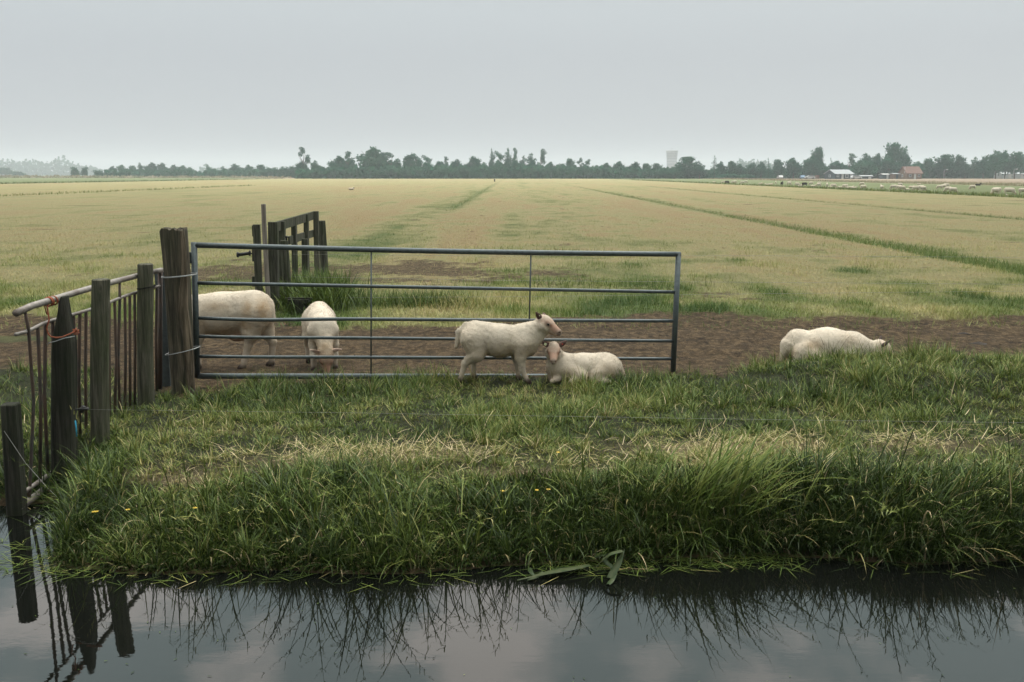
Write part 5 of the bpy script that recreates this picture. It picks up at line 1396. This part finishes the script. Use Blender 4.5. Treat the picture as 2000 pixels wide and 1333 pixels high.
gable_house('flat_shed', 1748, 348, 402, 3.2, 3.0, 1.9, 2.15, R(8), M['brick'], M['roof_grey'], 'flat roofed shed leaning on the left of the brick house', 'shed', [('door', 'front', 0, .85, .9, 1.7, M['hut_wall'])], .2)
gable_house('low_barn', 1690, 348, 410, 5.0, 3.0, 1.0, 1.35, R(4), M['hut_wall'], M['roof_grey'], 'long low shelter with a pale roof right of the dark hut', 'shelter', [('door', 'front', 1.2, .45, 1.2, .8, Wt)], .2)
gable_house('greenhouse', 1974, 348, 428, 11.0, 8.0, 2.0, 3.6, R(-4), M['glass'], M['glass'], 'white greenhouse glimpsed under the crowns at the right edge', 'greenhouse', [('door', 'front', -2, .95, 1.2, 1.9, Wt), ('door', 'front', 3, .95, 1.2, 1.9, Wt)], .1)
def car(px, Y, rz, paint, label, van=False):
    root = empty('parked_car', (PX(px, Y, .5), Y, .42), rz); tag(root, label, 'car', 'cars parked by the far houses')
    pr = [(-2.1, .35), (-2.1, .85), (-1.9, .98), (-1.5, 1.42), (.35, 1.46), (1.05, 1.0), (1.95, .85), (2.1, .6), (2.1, .35)]
    mb = MB(); n = len(pr); vs = [(x, -.84, z) for x, z in pr]+[(x, .84, z) for x, z in pr]
    mb.add(vs, [tuple(range(n)), tuple(range(2*n-1, n-1, -1))]+[(i, n+i, n+(i+1) % n, (i+1) % n) for i in range(n)]); mb.build('body', paint, root)
    for s in (-1, 1):
        mb = MB(); mb.add([(-1.75, s*.85, 1.0), (-1.45, s*.85, 1.36), (.30, s*.85, 1.38), (.85, s*.85, 1.0)], [(0, 1, 2, 3)]); mb.build('window', M['window'], root)
        for x in (-1.3, 1.3):
            mb = MB(); mb.tube([(x, s*.70, .32), (x, s*.88, .32)], .32, 14); mb.build('wheel', M['tyre'], root)
car(1672, 398, R(5), M['car_white'], 'white car parked between the hut and the long low shelter')
car(1581, 402, R(175), M['car_white'], 'white car parked left of the dark hut, next to the blue one')
car(1567, 404, R(80), M['car_blue'], 'blue car parked end on, left of the hut')
car(1523, 412, R(90), M['car_white'], 'white car parked alone under the trees, far left of the hut')
def lamp(px, top, Y, label):
    root = empty('street_lamp', (PX(px, Y, .4), Y, .42)); tag(root, label, 'lamp', 'street lamps by the far houses'); h = P(px, top, Y).z-.42
    mb = MB(); mb.tube([(0, 0, 0), (0, 0, h-.2), (.15, 0, h), (.9, 0, h+.05)], [.09, .07, .06, .05], 8); mb.build('pole', M['tower'], root, True)
    mb = MB(); mb.tube([(.8, 0, h+.02), (1.5, 0, h+.08)], .13, 8); mb.build('lamp_head', Wt, root, True)
lamp(1843, 332, 408, 'thin street lamp before the big pale round tree'); lamp(1979, 331, 402, 'street lamp in front of the white greenhouse trees')
o = wood_post('marker_post', M['wood_dark'], PX(966, 250, 1), 250, .40, 1.05, .16, .14, seed=21, label='tiny dark post at the end of the green drain line'); 
# yellow flowers in the bank grass
M['yellow'] = mat_simple('yellow_petals', (.48, .33, .03), .6, .15, 60)
M['stem'] = mat_simple('flower_stem', (.05, .09, .03), .8, .2, 40)
FL = [(184, 1015, 'the lower left end of the bank'), (253, 1047, 'the left bank close to the water'), (382, 1013, 'the left bank under the dry patch'), (193, 1068, 'the left bank, lowest of all'),
      (1048, 978, 'the middle of the bank, left of a pair'), (1071, 988, 'the middle of the bank, right of a pair'), (981, 967, 'the middle of the bank, above the pair'), (1090, 885, 'the raked turf in the middle')]
for px, py, wh in FL:
    y = 5.12 if py > 950 else 5.65
    if px < 400: y = 4.95
    p = P(px, py, y); r_ = empty('buttercup', (p.x, p.y, H(p.x, p.y))); tag(r_, 'small yellow flower on '+wh, 'flower', 'yellow flowers on the bank')
    hh = max(.06, p.z-H(p.x, p.y))
    mb = MB(); mb.tube([(0.02, .01, -.02), (.01, 0, hh*.5), (0, 0, hh)], .0018, 5); mb.build('stem', M['stem'], r_)
    mb = MB()
    for k in range(5):
        a = 2*math.pi*k/5+.3; ca, sa = math.cos(a), math.sin(a)
        mb.add([(0, 0, hh), (ca*.010-sa*.007, sa*.010+ca*.007, hh+.004), (ca*.012, sa*.012, hh+.006), (ca*.010+sa*.007, sa*.010-ca*.007, hh+.004), (0, 0, hh+.003)], [(0, 1, 2, 3), (4, 3, 2, 1)])
    mb.build('petals', M['yellow'], r_)

# broad floating iris leaves at the shore and the sedge clump
M['iris'] = mat_blade('iris_leaf', [(0, (.010, .018, .006)), (.6, (.026, .042, .014)), (1, (.052, .060, .026))], .15, .015)
def leaf_strip(mb, pts, w):
    pts = [Vector(p) for p in pts]; n = len(pts); vs = []
    for i, p in enumerate(pts):
        t = (pts[min(i+1, n-1)]-pts[max(0, i-1)]).normalized(); s = t.cross(Vector((0, 0, 1))); s = s.normalized() if s.length > .01 else Vector((1, 0, 0))
        f = i/(n-1); ww = w*(.45+.55*math.sin(math.pi*min(1, f*.8+.2)))*(1-f**5)*.5+.001
        vs += [p-s*ww, p+Vector((0, 0, .004)), p+s*ww]
    for dz in (0, -.0015):
        mb.add([v+Vector((0, 0, dz)) for v in vs], [(3*i+k, 3*i+k+1, 3*i+k+4, 3*i+k+3) for i in range(n-1) for k in (0, 1)])
def iris(label, leaves):
    c = leaves[0][0][0]; c = PG(c[0], c[1], WZ+.02)
    root = empty('iris_plant', c); tag(root, label, 'plant', 'cut iris leaves by the water'); iv = Matrix.Translation(-c)
    for pts, w, zs, tn in leaves:
        q_ = [PG(px, py, WZ+.88*z) for (px, py), z in zip(pts, zs)]
        # resample smoothly
        rs = []
        for i in range(len(q_)-1):
            for t in np.linspace(0, 1, 5, endpoint=False): rs.append(q_[i].lerp(q_[i+1], t))
        rs.append(q_[-1])
        for _ in range(2): rs = [rs[0]]+[(rs[i-1]+rs[i]*2+rs[i+1])/4 for i in range(1, len(rs)-1)]+[rs[-1]]
        mb = MB(); leaf_strip(mb, rs, w*.88); o = mb.build('leaf', M['iris'], root, True); o.matrix_parent_inverse = iv
        a_ = o.data.attributes.new('tint', 'FLOAT', 'POINT'); nv = len(o.data.vertices); a_.data.foreach_set('value', np.clip(tn+rng.normal(size=nv)*.16+.25*(np.arange(nv) % 3 == 1), 0, 1).astype(np.float32))
iris('broad pale iris leaves lying flat on the water at mid bank', [
    ([(1150, 1104), (1110, 1112), (1065, 1120), (1010, 1134)], .042, (.03, .04, .03, .01), .8), ([(1130, 1108), (1090, 1112), (1040, 1125)], .030, (.02, .03, .01), .5), ([(1060, 1118), (1050, 1126), (1030, 1134)], .026, (.03, .02, .01), .6), ([(1035, 1110), (1038, 1120), (1052, 1130)], .022, (.03, .03, .01), .4)])
iris('cut iris leaves bent upright in a tent at the shore, right of the flat ones', [
    ([(1190, 1130), (1205, 1106), (1220, 1074)], .044, (.01, .06, .13), .6), ([(1215, 1076), (1190, 1082), (1160, 1112)], .036, (.13, .12, .02), .75), ([(1205, 1115), (1180, 1095), (1185, 1086)], .034, (.03, .07, .09), .4), ([(1150, 1092), (1170, 1086), (1200, 1080)], .026, (.03, .05, .06), .3), ([(1188, 1142), (1195, 1134), (1205, 1122)], .026, (.006, .01, .03), .5)])
def sedge(px, y, cnt, l0, l1, label, seed, dirm=0.2, spread=.8, w=(.009, .017), r=.10):
    rg = np.random.default_rng(seed); x0 = PX(px, y, .4); x = x0+rg.normal(size=cnt)*r*1.3; yy = y+rg.normal(size=cnt)*r*.6
    az = rg.normal(dirm, spread, cnt)
    blades('sedge_clump', M['grass'], np.stack([x, yy, height(x, yy)-.02], -1), rg.uniform(l0, l1, cnt), rg.uniform(*w, cnt), az, rg.uniform(.05, .65, cnt), rg.uniform(.3, 1.25, cnt), np.clip(rg.normal(.38, .10, cnt), .1, .62), 8, label, 'sedge', kind='thing', taper=2.5)
sedge(1385, 4.98, 150, .36, .68, 'big clump of broad sedge blades leaning right over the bank', 3, .1, .55)
sedge(1330, 5.06, 30, .26, .44, 'upright sedge blades at the left of the big leaning clump', 4, 1.4, 1.2, (.006, .011), .06)
sedge(120, 5.25, 60, .18, .37, 'tuft of long grass blades at the foot of the pointed post', 6, -.2, 1.0, (.006, .010), .12)
sedge(1935, 5.08, 40, .22, .42, 'upright tuft of sedge blades near the right border', 9, 1.2, 1.2, (.006, .010), .12)

# ------------------------------------------------------------------ haze
hz_m, ht, ho = newmat('haze_air')
pv = node(ht, 'ShaderNodeVolumePrincipled', {'Density': 0.00042, 'Color': (.93, .985, 1.0, 1), 'Anisotropy': 0.0})
ht.links.new(pv.outputs[0], ho.inputs['Volume'])
mb = MB(); mb.box((0, 2060, 29.2), (6600, 4320, 61.6))
hz_o = mb.build('haze', hz_m); tag(hz_o, kind='stuff')
